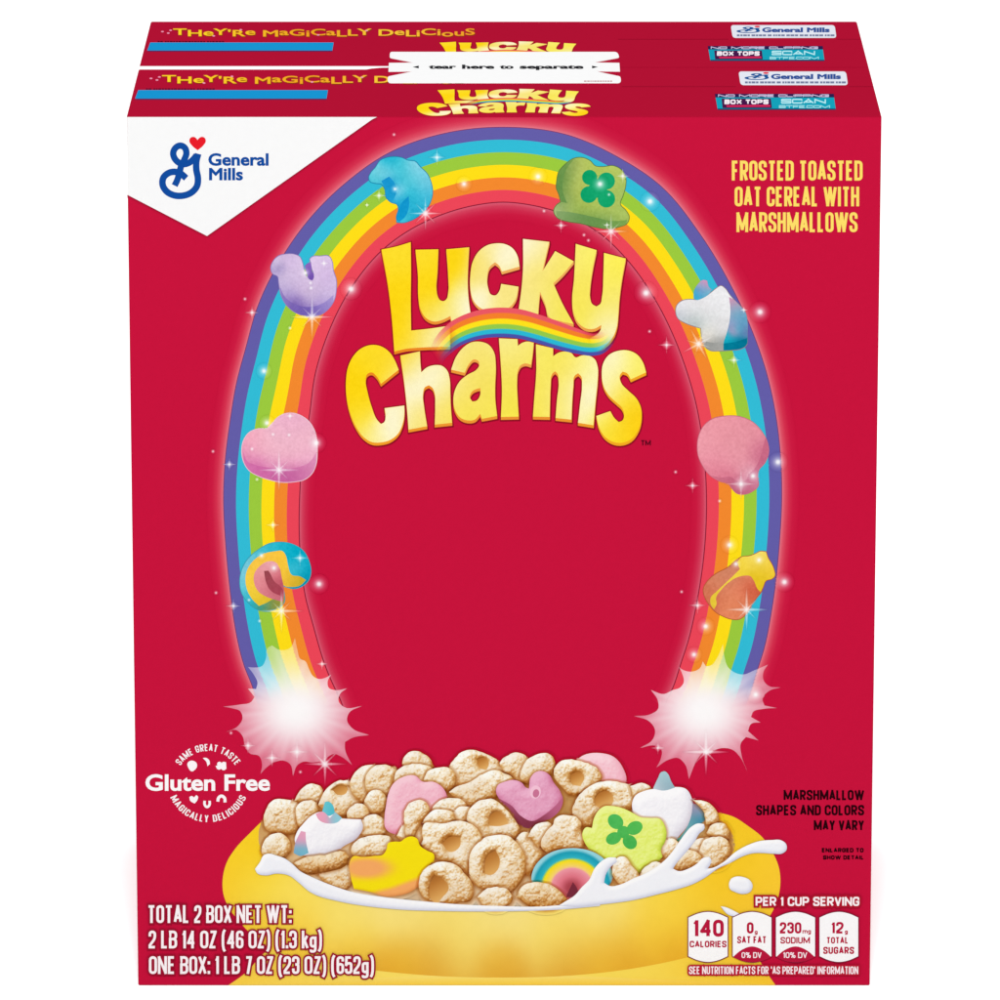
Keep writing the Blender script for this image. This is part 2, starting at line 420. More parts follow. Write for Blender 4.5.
def circle(cx, cy, rx, ry=None, n=20, rot=0):
    ry = rx if ry is None else ry; a = np.linspace(0, 2*math.pi, n, endpoint=False)
    x, y = rx*np.cos(a), ry*np.sin(a); c, s = math.cos(rot), math.sin(rot)
    return np.c_[cx+x*c-y*s, cy+x*s+y*c]

# ------------------------------------------------------------------ the setting
fm = solid_mat('white_seamless_surface', (0.965, 0.965, 0.965), 0.9, 0.0, 0.0)
fl = mesh_obj('floor', [(-40, -20, 0), (40, -20, 0), (40, 60, 0), (-40, 60, 0)], [[0, 1, 2, 3]], None, fm)
fl['kind'] = 'structure'

# ------------------------------------------------------------------ the two cartons
GAP = 0.0007
HD = (BD-GAP)/2
def carton_mesh(parent, y0, y1):
    import bmesh
    bm = bmesh.new()
    x = BW/2
    vs = [bm.verts.new(v) for v in [(-x, y0, 0), (x, y0, 0), (x, y1, 0), (-x, y1, 0), (-x, y0, BH), (x, y0, BH), (x, y1, BH), (-x, y1, BH)]]
    for f in [(0, 3, 2, 1), (4, 5, 6, 7), (0, 1, 5, 4), (1, 2, 6, 5), (2, 3, 7, 6), (3, 0, 4, 7)]: bm.faces.new([vs[i] for i in f])
    bmesh.ops.bevel(bm, geom=[e for e in bm.edges], offset=0.00028, segments=2, affect='EDGES')
    V = [tuple(v.co) for v in bm.verts]; F = [[v.index for v in f.verts] for f in bm.faces]
    nrm = [f.normal.copy() for f in bm.faces]; bm.free()
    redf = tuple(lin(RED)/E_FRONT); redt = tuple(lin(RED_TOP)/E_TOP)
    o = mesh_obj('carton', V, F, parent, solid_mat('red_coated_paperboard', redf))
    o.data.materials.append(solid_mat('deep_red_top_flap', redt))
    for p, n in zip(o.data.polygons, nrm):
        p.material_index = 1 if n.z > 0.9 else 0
    return o
box = thing('cereal_box', 'red cereal box at the front of the pair, printed with a rainbow arch and bowl', 'cereal box', (0, HD/2, 0), 'twin cereal boxes')
rear = thing('cereal_box', 'red cereal box standing directly behind the other, only its top flap showing', 'cereal box', (0, HD/2+HD+GAP, 0), 'twin cereal boxes')
carton_mesh(box, 0, HD); carton_mesh(rear, HD+GAP, BD)

# ================================================================== FRONT PANEL PRINT
# ---- white corner with the maker's emblem
cor = shape('corner_panel', [pos(P('126.9,117.0 377,117.0 372,119.5 207,236 127.4,194.8'))], (248, 248, 248), 3, box, label='white pointed corner panel')
sh = P('127.2,194.8 207,236 372,119.5 377,117.0')
shadow_red = idw([(127, 195, (160, 12, 45)), (207, 236, (160, 12, 45)), (376, 118, (160, 12, 45)), (290, 178, (160, 12, 45))])
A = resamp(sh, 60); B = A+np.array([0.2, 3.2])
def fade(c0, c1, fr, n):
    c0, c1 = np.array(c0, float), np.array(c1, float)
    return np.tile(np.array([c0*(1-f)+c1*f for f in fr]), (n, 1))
strip('panel_shadow', A, B, [0, .35, 1], lambda v: fade((150, 14, 44), RED, [0, .4, 1], 60), 2, cor)  # drop shadow of the corner panel, printed as dark red fading out
BLUE = (18, 76, 158)
em = []
em += ribbon(smooth(P('174.6,185.6 177.3,180 179.6,172 181.3,165.5 184.6,159 186.4,153 184.6,147.6 180.2,145.6 175.4,148 173.2,153 174.6,158.4 178.4,162.4 183.4,164.2 188.6,163 193.2,159.4 196.6,155.2'), False, 4, 80), 6.4)
em += ribbon(smooth(P('198.2,153.8 196.4,161 196.4,170 197.9,178 197,186 191.6,192.4 183.4,195.6 174.4,195.4 166.4,191.2 162.6,184.6 163.4,177.8 168.2,173.2 174.4,171.8 180.6,173.6 186.2,178.2'), False, 4, 80), 6.6)
shape('emblem', em, BLUE, 5, cor)
shape('emblem_heart', [pos(smooth(P('197.6,150.3 191.8,145.4 189.3,141.2 190.3,138 193.2,136.8 196,138 197.5,140 199.2,138 202.2,136.8 205,138.2 205.8,141.2 203.4,145.4'), corner=60))], (232, 30, 42), 5, cor)
shape('maker_lettering', fit(font_text('General', .034), 208.3, 268.6, 154.2, 165.2, .66)+fit(font_text('Mills', .034), 209, 243, 168.8, 179.8, .66), BLUE, 5, cor)

# ---- rainbow arch
OUT = P('262,716 256,700 253,689 244,666 234,622 231,600 225.5,545 223.3,495 225,460 230,420 236.5,382 245,350 258,305 282,257 309,219 344,184 390,152 445,133 506,127 565,134 620,158 660,185 701,235 733,289 752,330 766,370 776,415 781,460 782,495 779.5,545 772.5,607 764,650 757,672 751,692 742,716')
INN = P('345,712 340,698 336,690 328,672 312,620 306.5,600 300.5,553 300.4,487 303,450 309,420 316,372 327,337 349,292 384,249 412,229 438,216.5 474,205.8 503,202.5 532,205.6 570,217 600,234 626,259 655,300 674,338 686,370 696,405 702,440 706,490 704.5,545 697,600 687,644 681,662 674,684 664,706')
NU = 260
# pair the two edges by angle around the arch
def by_angle(pts, n):
    s = smooth(pts, False, 12, 90); a = np.unwrap(np.arctan2(s[:, 1]-470, (s[:, 0]-503)))
    u = np.linspace(0, 1, n); return s, a
so, ao = by_angle(OUT, NU); si, ai = by_angle(INN, NU)
a0 = max(ao.min(), ai.min()); a1 = min(ao.max(), ai.max())
ta = np.linspace(ao[0], ao[-1], NU)
def at_ang(s, a, t):
    if a[0] > a[-1]: return np.c_[np.interp(-t, -a, s[:, 0]), np.interp(-t, -a, s[:, 1])]
    return np.c_[np.interp(t, a, s[:, 0]), np.interp(t, a, s[:, 1])]
RO = at_ang(so, ao, ta); RI = at_ang(si, ai, np.linspace(ai[0], ai[-1], NU))
BANDS = [(99, 93, 168), (50, 188, 214), (155, 202, 62), (254, 222, 24), (243, 137, 46), (236, 70, 88)]
fr = []; bc = []
for i, c in enumerate(BANDS): fr += [i/6, (i+1)/6-1e-7*0]; bc += [c, c]
fr2 = [];
for i in range(6): fr2 += [i/6+ (0 if i == 0 else 1e-10), (i+1)/6]
def band_col(v): return np.tile(np.array(bc, float), (NU, 1))
strip('rainbow_arch', RO, RI, fr2, band_col, 6, box, label='six-coloured rainbow arch')
def nrmls(c):
    d = np.gradient(c, axis=0); d /= np.hypot(*d.T)[:, None]; return np.c_[d[:, 1], -d[:, 0]]
nO = nrmls(RO); cen = np.array([503, 470.])
if np.sum((RO-cen)*nO) < 0: nO = -nO
nI = nrmls(RI)
if np.sum((RI-cen)*nI) > 0: nI = -nI
FRG = [0, .06, .2, .4, .65, 1]
gcol = [(228, 128, 140), (226, 104, 122), (220, 76, 98), (212, 48, 78), (204, 28, 66), RED]
def glow(name, C, n, w0, gc, k):
    top = np.clip((320-C[:, 1])/200, 0, 1)
    ww = w0*(1+0.35*top); B2 = C+n*ww[:, None]; lim = np.ones(NU)
    if name == 'outer_glow':
        lim = np.clip((C[:, 1]-117.4)/np.maximum(C[:, 1]-B2[:, 1], 1e-3), 0, 1); lim = np.where(B2[:, 1] < 117.4, lim, 1); B2 = C+n*(ww*lim)[:, None]
    def gc2(v):
        u = (np.array(FRG)[None]*lim[:, None]).ravel(); g = np.array(gc, float)
        return np.stack([np.interp(u, FRG, g[:, i]) for i in range(3)], 1)
    strip(name, C, B2, FRG, gc2, k, box)
glow('outer_glow', RO, nO, 17, gcol, 4)
glow('inner_glow', RI, nI, 15, [(214, 92, 116), (216, 84, 108), (210, 62, 90), (206, 42, 76), (202, 26, 64), RED], 4)
strip('arch_outline', RO+nO*0.15, RO-nO*0.6, [0, 1], lambda v: np.tile(np.array([(128, 52, 104)], float), (NU*2, 1)), 7, box)
strip('arch_outline', RI+nI*0.15, RI-nI*0.85, [0, 1], lambda v: np.tile(np.array([(140, 24, 52)], float), (NU*2, 1)), 7, box)

# ---- bursts of light where the arch lands
def burst(pts, col, k, lab):
    l = pos(smooth(P(pts), corner=58, n=5))
    return shape('light_burst', [l], col, k, box, res=1.0, label=lab)
WH = (255, 252, 251)
lb = ('256,689 257.5,683 254,675 248,667 254,667.5 262,666 266,658 267.5,648 272,645.5 280,650 290,648 295,638 297.5,650 300.5,659 305,661 309,669 313,676 319,679 326,677.5 331,674.6 327.6,682 329,688 334,690 347,688.4 340,694 338.5,701 344,707 362,706 349,713 347,720 352,728 369,735 352,738 345,742 345,749 352,765 341,756.5 334,754 328,757 324,763 '
      '319,762 312,762.5 304,761.6 298,764.5 293,776 290,764 283,760.5 275,762 266,768 260.5,774 262,764 259,756 250,753.5 245,746 242.5,736 236,730 226,732 238,726 242.5,718 240,711 233,708.5 223,706.6 240,704.5 251,702 254.5,697 248,688.6')
def veil(cx, cy, sx, sy, k, seed):
    """white ink laid thin at the tips and solid at the heart, the arch showing through"""
    def f(V):
        q = (V-np.array([cx, cy]))/np.array([sx, sy]); r = np.hypot(*q.T)
        an = np.arctan2(q[:, 1], q[:, 0]); streak = .06*np.sin(an*17+seed)+.05*np.sin(an*31+seed*2)
        a = (.36+.64*np.exp(-r**2.6)+streak*np.clip(r-.5, 0, .6)).clip(.25, 1)[:, None]
        w = np.array([255, 252, 252.]); u = under(V, k)
        m = np.clip((V[:, 1]-684)/26, 0, 1)[:, None]; m = m*m*(3-2*m)
        return w*a+(u*(1-m)+np.array(RED, float)*m)*(1-a)
    return f
burst(lb, veil(296, 710, 54, 46, 9, 1.0), 9, 'white burst under the left foot of the rainbow')
rb = ('674.7,661 680,668 688,671.5 695,671 700,668 702.8,661.5 706,666.4 711,665.4 717,658 723,644 724.5,657 728,667 733,671.5 742,674.5 755,670 768,664.5 763.5,672 763.5,680 768,685.5 780.5,687.5 769,691 762.5,699 764.5,705.5 777,708 763,709 753,712 751,717 760.5,722.4 751,724 748,731 758.5,740.5 746,737 741,743 741.5,755 747.5,772 740,757 733,750 724,748 715,750 '
      '708,754 702,753 697,760 689,779 684.5,763.5 678,758 669,759.5 656.5,767.5 661,758 661.5,750 656,746 640,748 653,739 655,730 650,722 634,716 651,714 658,709 658,701 651,690 664,694 673,690 680,687.6 683.5,683 681.5,672')
burst(rb, veil(704, 711, 54, 46, 9, 2.3), 9, 'white burst under the right foot of the rainbow')

# ---- title lettering
TL = {
 'L': [P('381.5,249.6 396,246.6 410.6,242.2 410.9,270 410.6,300 411,330.6 430,328.6 450,325.6 450,346.6 420,347.6 405,349 394.4,351.6 391.6,315 388,285')],
 'u': [P('415.6,249.8 438.2,249.4 437.4,270 436.4,290 437.6,296.4 440,300.2 443.4,301.2 446.6,299 448.2,293 448.2,275 446.4,249.4 469,247.4 468,265 467.6,285 468.6,300 470.4,313 460,317 451.4,321 450.4,316 442,320 434,321.6 426,318 420.4,309 418.4,297 418,275')],
 'c': [P('519.4,266.6 517.4,256 512.6,248.4 505,244.2 496.6,243.4 487,245.4 478.6,251.6 472.8,261.6 470.4,275 470.6,290 473.2,300 478.6,306.6 487,310.6 500,310.8 509,307.4 515.6,299.4 518.4,286.8 501.2,284 499.4,291 495.4,295.4 491,294.6 488,288 487.2,276 489.6,267 495,262.2 499,265.4 502,271.6')],
 'k': [P('523,239 549.2,242 545.4,258 542.4,271.4 555.2,251.2 573.6,261.4 562,275 553.2,283.4 562,303 573.6,324 560,321 549.4,317.4 545.6,305 540,291.6 538.8,303 538,315 518.6,310 521.4,290 523,270')],
 'y': [P('575.8,244 596.4,250.2 592.4,270 590.2,286 590,298 592,304 596.4,306.6 600.4,303.8 602,297 603.4,275 604,253 625.6,258.6 622,278 619.4,298 618.2,315 617,326 613,337 606,345 599,350 592,350 590,338 597,334.4 600.6,330 601.4,325 594,328.8 586,328.4 578,322.4 573.4,312 572.2,300 574,280 575,262')],
 'C': [P('398.6,369.8 395,361 389,351.8 380.6,346.2 371.4,345 361.6,348.2 353.4,356 348.2,366.6 346,381 346.8,398 350.2,413 356.2,427 363.6,437 372.2,442.2 381,442.4 390,440 398,433.6 402.4,424.6 404.4,413 404.2,405.6 384.6,408.2 385.6,416 384,422.4 380.8,424 376.8,419.6 371.8,407.6 367.4,392 365.6,380.6 367.2,374.2 371.6,372.4 376.2,375.8 381,383.8')],
 'h': [P('400.4,355.6 419.8,351.4 420.4,364 421.2,372.4 427,367.4 434.6,365.2 442,366 447,370.4 449.6,379 450.2,392 450.6,405 452,422.8 434.8,424.6 435.2,405 434.6,393 432.4,387.8 428.8,385.2 424.8,387.4 423,394 424,407 427,426.2 408.6,429.6 407,408 404.2,382')],
 'a': [P('451.2,369.6 456,357 463,347.8 471.4,342.4 480.2,341.8 488.6,344.8 494,352.6 495.6,364 495,385 495.2,400 497,416 482,418.8 480.2,413.8 474.8,419.6 467.4,420.4 460,417.4 455.2,410.4 453.4,400 455.4,389 460.4,380.6 468,374.6 476.4,369.8 479.2,365.6 478,360.6 473.8,359.4 469.2,363.6 464.6,372.8'), P('480.4,388 480.2,395 476.4,400.8 472.2,401.6 469.8,397.4 472,391.6 476.4,389')],
 'r': [P('499,338.4 517.4,339.2 517.8,346 522,343 527,341.6 533.6,342.8 532.6,353 531,364.8 525.4,363.4 521,365 518.2,369.6 517,381 517.6,400 518.6,416.6 501,417 502,390 501,365')],
 'm': [P('536,344.4 553,348.4 553,356.4 559,352.6 565.4,351.6 571.4,353.2 575.4,357.4 581.4,355.6 589,355.8 594.4,359 597.6,367 597.6,380 595.6,400 593.4,425.2 578,422.8 580,405 582,385 581.2,376.4 578.2,373.2 574.8,375.6 573.4,385 572.2,400 571.4,419.6 555.6,418 557,400 558.6,380 557.4,373.6 555,371.2 552.4,373.6 550.6,385 550,400 549.6,417 533,416.6 534.2,400 536.4,370')],
 's': [P('646,372.4 643,362.8 637,354.6 628.4,350.6 618.4,350.8 608.4,355.4 603,364 601.8,375 603.8,386.6 609,395.4 616.4,402.4 622,407.8 624.2,414.6 622.4,420.6 618.6,422.2 614.2,418 610.2,411.2 596.4,416 599,427 604.2,436 612.2,441.6 622.2,442.8 631.4,439 638,430.4 641.2,420 640.8,408 636.2,398.4 628,390.6 621,382.8 619.8,375.4 622.6,371.6 627,373.2 630.8,379.4')],
}
Y1c, Y2c, Y3c, PALE, WHT = (253, 214, 16), (253, 222, 44), (247, 228, 104), (250, 236, 160), (255, 250, 224)
TA = [(385, 255, Y2c), (405, 250, Y2c), (395, 300, Y1c), (400, 340, Y1c), (430, 340, PALE), (448, 335, (250, 242, 190)), (425, 255, Y2c), (428, 290, Y1c), (428, 312, (250, 226, 90)), (445, 312, (249, 234, 130)), (456, 258, Y1c), (452, 270, Y1c), (462, 285, (250, 232, 120)), (455, 305, (250, 240, 160)), (466, 308, WHT), (465, 295, (252, 246, 190)),
      (475, 275, (249, 228, 130)), (480, 300, WHT), (490, 250, PALE), (505, 256, WHT), (512, 262, (253, 246, 205)), (478, 262, (248, 226, 120)), (505, 300, (249, 228, 125)), (528, 245, WHT), (540, 250, PALE), (530, 275, (249, 230, 130)), (526, 305, (249, 234, 150)), (560, 262, (248, 228, 110)), (555, 300, (247, 230, 100)), (585, 255, (250, 240, 120)), (583, 290, (248, 228, 90)), (580, 310, (247, 232, 80)), (613, 265, (252, 238, 80)), (612, 300, (249, 234, 120)), (605, 322, (251, 240, 170)), (612, 335, (252, 246, 205)), (605, 348, (250, 240, 190)),
      (372, 355, Y2c), (388, 362, (253, 218, 40)), (355, 375, Y1c), (352, 400, Y1c), (360, 418, (253, 226, 60)), (372, 435, (252, 238, 140)), (385, 430, WHT), (395, 418, WHT), (396, 408, (253, 246, 205)), (410, 365, (249, 230, 130)), (412, 390, WHT), (414, 415, (250, 232, 130)), (430, 375, WHT), (444, 385, (251, 240, 170)), (443, 415, (250, 226, 110)), (470, 350, (249, 228, 118)), (488, 370, (247, 226, 100)), (462, 395, (249, 228, 110)), (465, 412, (248, 230, 80)), (488, 408, (248, 228, 100)), (508, 345, (250, 240, 150)), (509, 380, (247, 228, 92)), (509, 410, (248, 232, 70)), (525, 352, (248, 228, 104)),
      (545, 360, (249, 236, 100)), (542, 400, (249, 230, 90)), (565, 362, (248, 228, 90)), (563, 400, (250, 236, 130)), (588, 365, (252, 244, 150)), (588, 400, WHT), (612, 360, WHT), (608, 380, (254, 248, 190)), (635, 362, (252, 240, 110)), (625, 395, (251, 226, 60)), (633, 415, (253, 206, 16)), (622, 435, (253, 214, 30)), (604, 420, (250, 236, 90)), (610, 432, (252, 224, 50))]
title_col = idw(TA, 3, speck=5, seed=3)
def title(parent, face, warp, k, res, names='title_letter', letters='LuckyCharms', side=True):
    ttl = None
    order = ['L', 'u', 'c', 'k', 'y', 'C', 'h', 'a', 'r', 'm', 's']
    sh_l, or_l = [], []
    faces = {}
    for g in order:
        ls = [smooth(l, corner=64, n=4) for l in TL[g]]
        ls = [pos(ls[0])]+[neg(l) for l in ls[1:]]
        faces[g] = ls
        for dy in (0, 1.6, 3.0): sh_l += [offset(l, 1.25)+[0.5*dy/3, dy+.3] for l in ls]
        for dy in (0, .9, 1.8, 2.7): or_l += [offset(l, 0.2)+[0.1, dy] for l in ls]
    base = shape('title_shadow', sh_l, (146, 14, 36), k, parent, face, warp=warp)
    shape('letter_side', or_l, idw([(395, 352, (236, 130, 30)), (380, 445, (244, 160, 40)), (500, 330, (240, 170, 90)), (460, 420, (238, 150, 50)), (560, 420, (236, 140, 50)), (620, 444, (246, 176, 30))]), k+1, base, face, warp=warp)
    for g in order:
        o = shape(names, faces[g], title_col, k+2, base, face, res=res, warp=warp, label='yellow title letter '+g)
    return base
tb = title(box, FRONT, None, 10, 1.8)
tb.name = 'title'
# ribbon of colour between the two words
RU = smooth(P('430,349 434,340 441,330.5 452,321 466,314 482,309.4 500,307.6 520,309.2 540,314.8 560,322 575,327.6 586,331.6 594,333.6 600,332 604,329'), False, 6, 90)
RL = smooth(P('441,366 445,359 452,352.4 461,345.6 472,341 486,338 501,337.2 520,338.8 540,344 560,350 578,354 592,355.8 602,354 611,347 617,337'), False, 6, 90)
NR = 200; RU, RL = resamp(RU, NR), resamp(RL, NR)
SB = [(234, 88, 100), (244, 128, 42), (253, 226, 28), (146, 202, 76), (42, 184, 212), (76, 82, 168)]
frr = [0, .15, .19, .34, .38, .52, .56, .69, .73, .85, .89, 1]
def rib_col(v):
    C = np.array([SB[i//2] for i in range(12)], float)
    out = np.zeros((NR, 12, 4))
    for i in range(NR):
        u = i/(NR-1); a = np.clip(u/0.17, 0, 1)**1.1
        a *= 1-np.clip((u-0.86)/0.13, 0, 1)**1.2*0.96
        c = C.copy(); mixw = 0.30*(1-np.clip(u/0.12, 0, 1)); c = c*(1-mixw)+np.array([250, 170, 150])*mixw
        out[i, :, :3] = c; out[i, :, 3] = a
    return out.reshape(-1, 4)
FF = sorted(set([round(x, 4) for x in np.linspace(0, 1, 30)]+frr))
def rib_front(v):
    c0 = rib_col(v).reshape(NR, 12, 4)
    c = np.stack([np.stack([np.interp(FF, frr, c0[i, :, j]) for j in range(4)], 1) for i in range(NR)]).reshape(-1, 4)
    u = under(v, 15); a = c[:, 3:]
    return c[:, :3]*a+u*(1-a)
strip('title_ribbon', RU, RL, FF, rib_front, 15, tb, label='small rainbow ribbon across the title')
line('trademark_sign', 'TM', 641.2, 651, 440.2, 445.6, (90, 10, 30), 11, box, t=.2)

# ---- copy
def para(name, rows, color, parent, k=10, **kw):
    root = None
    for txt, x0, x1, yt, yb in rows:
        o = line(name, txt, x0, x1, yt, yb, color, k, parent if root is None else root, **kw)
        if root is None: root = o
    return root
para('description_text', [('FROSTED TOASTED', 731.8, 862.6, 160.6, 180.6), ('OAT CEREAL WITH', 734.6, 859.2, 186.6, 206.4), ('MARSHMALLOWS', 736.2, 857.6, 212.2, 232.2)], (253, 222, 104), box, t=.148)
para('variation_text', [('MARSHMALLOW', 783.4, 864.2, 790, 800.2), ('SHAPES AND COLORS', 756, 864.2, 805, 815.4), ('MAY VARY', 813.6, 864, 820.2, 830.4)], (38, 6, 14), box, t=.195)
para('detail_text', [('ENLARGED TO', 821.8, 863.6, 848, 852.4), ('SHOW DETAIL', 823, 863.2, 855.4, 859.6)], (38, 6, 14), box, t=.27)
gf = shape('gluten_free_seal', fit(font_text('Gluten Free', .027), 145.4, 270, 775, 790.2, .68), (255, 252, 253), 10, box)
def arc_text(name, txt, cx, cy, r, h, span, top, parent):
    lp, w = stroke_text(txt, cw=.45, t=.15, gap=.12, space=.34)
    out = []
    for l in lp:
        u = (l[:, 0]/w-.5)*math.radians(span); v = l[:, 1]*h
        if top: rr = r-h/2+v; q = np.c_[cx+rr*np.sin(u), cy-rr*np.cos(u)]
        else: rr = r+h/2-v; q = np.c_[cx+rr*np.sin(u), cy+rr*np.cos(u)]
        out.append(q if area(q) and False else q)
    tot = sum(area(q) for q in out)
    if tot < 0: out = [q[::-1] for q in out]
    return shape(name, out, (255, 245, 248), 10, parent)
arc_text('seal_lettering', 'SAME GREAT TASTE', 208, 784, 36.5, 7, 112, True, gf)
arc_text('seal_lettering', 'MAGICALLY DELICIOUS', 208.3, 780.5, 38.2, 7, 132, False, gf)
W3 = (255, 248, 250)
def icon(loops): shape('seal_icon', loops, W3, 10, gf)
icon([pos(smooth(P('192.4,771.4 188,767 187.4,763.4 189.8,761 193.4,760.8 196.6,763.2 197,766.6 194.6,770'), corner=80))])
icon([pos(smooth(P('202.8,758 206,757.8 209.2,760.2 210,764 207.4,766.2 206.6,762.4'), corner=60))])
icon([circle(219.4, 764, 2.3), circle(223.8, 764, 2.3), circle(219, 767.4, 2.3), circle(223.6, 768, 2.3), pos(P('215.6,766 226,762 226.4,769 217,769'))])
icon([pos(smooth(P('194.6,803.6 190,800.4 189.4,797 191.8,796 194,797.4 196.4,795 198,796.6 197.2,800.4'), corner=60))])
icon(ribbon(smooth(P('204.6,800.8 204.8,805 207,807 209.4,805 209.6,800.8'), False, 4, 90), 2.5))
icon(ribbon(smooth(P('217.8,801.6 218.6,797.8 221.4,796 224.4,797.8 225,802.4'), False, 4, 90), 3.0))

# ---- bowl of cereal
floor_y = (252, 214, 70)
shape('table_colour', [pos(smooth(P('228.5,985.2 246,972.5 262,955 300,930 400,900 600,900 720,925 752,950 769,976 775.5,985.2'), corner=40))],
      idw([(235, 980, (252, 208, 70)), (270, 975, (253, 216, 80)), (350, 980, (253, 224, 100)), (500, 983, (253, 228, 118)), (640, 980, (252, 222, 90)), (720, 975, (252, 208, 60)), (770, 982, (252, 200, 50))]), 12, box, res=8)
bo = pos(smooth(P('266,818 250,833 235,849 226.5,863 222.6,880 223.4,894 228.4,907 238,920 250,933 268,947 296,957 334,965 380,971 430,975.6 500,977.6 570,975.6 630,969 685,958 725,947 752,935 767,920 776,904 780.2,886 779,868 773,853 763,838 748,826 734,817 719,812.6 690,808 500,790 330,800'), corner=60))
byel = idw([(232, 880, (252, 206, 44)), (245, 850, (253, 212, 40)), (262, 835, (250, 208, 40)), (255, 880, (253, 222, 66)), (255, 905, (253, 224, 80)), (240, 915, (252, 206, 52)), (290, 900, (254, 226, 92)), (300, 935, (252, 214, 74)), (262, 935, (251, 204, 54)), (340, 925, (253, 228, 110)), (400, 920, (253, 230, 128)), (500, 925, (252, 230, 134)), (600, 918, (253, 230, 124)), (460, 945, (252, 226, 112)), (560, 945, (252, 224, 106)), (360, 948, (252, 214, 76)),
            (670, 905, (253, 218, 72)), (720, 885, (252, 206, 40)), (745, 860, (250, 204, 38)), (765, 870, (253, 208, 50)), (770, 895, (252, 202, 50)), (750, 845, (251, 206, 44)), (725, 822, (250, 204, 40)), (735, 835, (249, 202, 40)), (700, 920, (252, 208, 56)), (740, 925, (250, 200, 52)), (650, 940, (252, 208, 60)), (700, 945, (248, 196, 50)),
            (300, 950, (248, 196, 54)), (350, 962, (240, 182, 48)), (400, 962, (243, 188, 48)), (430, 970, (222, 156, 40)), (500, 963, (245, 192, 54)), (500, 973, (216, 150, 44)), (570, 970, (220, 154, 42)), (600, 959, (243, 188, 48)), (630, 964, (226, 160, 40)), (680, 954, (232, 166, 40)), (380, 968, (226, 158, 40))], 3.2, speck=2, seed=4, sc=6)
bowl = shape('bowl', [bo], byel, 13, box, res=4.5, label='yellow bowl heaped with cereal')
K = [14]
# under-colour of the heap and milk line
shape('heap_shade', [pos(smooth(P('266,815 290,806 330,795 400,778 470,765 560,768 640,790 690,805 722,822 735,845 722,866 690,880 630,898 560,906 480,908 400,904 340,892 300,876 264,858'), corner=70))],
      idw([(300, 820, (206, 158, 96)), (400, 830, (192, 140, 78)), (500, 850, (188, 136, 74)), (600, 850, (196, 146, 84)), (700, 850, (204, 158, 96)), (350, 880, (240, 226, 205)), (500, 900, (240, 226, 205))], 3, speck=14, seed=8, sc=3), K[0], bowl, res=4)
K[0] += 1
seedc = [1]
def soft_shadow(o, w, amt, parent, tint=(.80, .62, .42)):  # contact shadow put into the printed colour: darkens the ink around each piece
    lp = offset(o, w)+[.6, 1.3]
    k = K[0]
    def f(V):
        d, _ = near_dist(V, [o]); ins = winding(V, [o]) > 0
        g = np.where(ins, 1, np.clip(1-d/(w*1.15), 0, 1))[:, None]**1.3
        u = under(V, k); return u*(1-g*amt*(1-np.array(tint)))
    m = shape('piece_shadow', [lp], f, k, parent, res=1.5); K[0] += .5
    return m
def piece(pts, holes=(), R=8, add=0.0, tone=None, name='cereal_piece', label=None, hadd=0.0, res=1.05):
    sd = seedc[0]; seedc[0] += 3
    o = pos(smooth(P(pts), corner=75, n=4))
    ctr = o.mean(0)
    # a slightly uneven, crumbly outline
    d = o-ctr; L = np.hypot(*d.T); o = ctr+d*(1+(vnoise(o, 4.0, sd)-.5)*1.3/np.maximum(L, 4))[:, None]
    hs = [neg(smooth(P(h), corner=80, n=4)) for h in holes]; hs = [h.mean(0)+(h-h.mean(0))*1.2 for h in hs]
    loops = [o]+hs
    base = soft_shadow(o, 3.6, 1.0, bowl)
    if hs:
        hl = [offset(h[::-1], .9) for h in hs]
        hc = hl[0].mean(0); hs_ = max(3.0, np.hypot(*(hl[0]-hc).T).max())
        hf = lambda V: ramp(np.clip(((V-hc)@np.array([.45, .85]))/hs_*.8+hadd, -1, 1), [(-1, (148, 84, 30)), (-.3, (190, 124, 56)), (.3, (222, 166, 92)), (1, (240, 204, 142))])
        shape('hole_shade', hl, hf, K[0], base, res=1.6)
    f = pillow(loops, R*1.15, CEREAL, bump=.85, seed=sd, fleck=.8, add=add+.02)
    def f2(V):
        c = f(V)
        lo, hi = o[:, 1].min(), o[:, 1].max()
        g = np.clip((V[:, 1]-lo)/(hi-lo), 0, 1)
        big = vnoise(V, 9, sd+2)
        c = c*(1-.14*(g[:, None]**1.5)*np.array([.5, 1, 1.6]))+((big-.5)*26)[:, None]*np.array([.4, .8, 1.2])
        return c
    K[0] += 0.5
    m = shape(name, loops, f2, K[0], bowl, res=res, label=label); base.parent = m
    K[0] += 0.5
    return m
def mm(pts, rampc, R=7, add=0.12, tint=None, label=None, bump=.22, edge=None, holes=()):
    sd = seedc[0]; seedc[0] += 3
    o = pos(smooth(P(pts), corner=60, n=5)); hs = [neg(smooth(P(h), corner=80, n=4)) for h in holes]
    base = soft_shadow(o, 3.2, .9, bowl)
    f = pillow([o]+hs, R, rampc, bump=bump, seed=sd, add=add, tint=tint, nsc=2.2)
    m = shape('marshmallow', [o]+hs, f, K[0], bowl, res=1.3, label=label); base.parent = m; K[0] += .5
    return m
def rp(dark, mid, light, hi): return [(-.6, dark), (.05, mid), (.6, light), (1.0, hi)]
PINK = rp((200, 96, 120), (226, 136, 160), (241, 172, 192), (250, 205, 216))
MAG = rp((150, 62, 92), (196, 104, 138), (222, 144, 178), (240, 182, 208))
WHM = rp((196, 184, 196), (220, 214, 224), (240, 238, 244), (255, 254, 255))

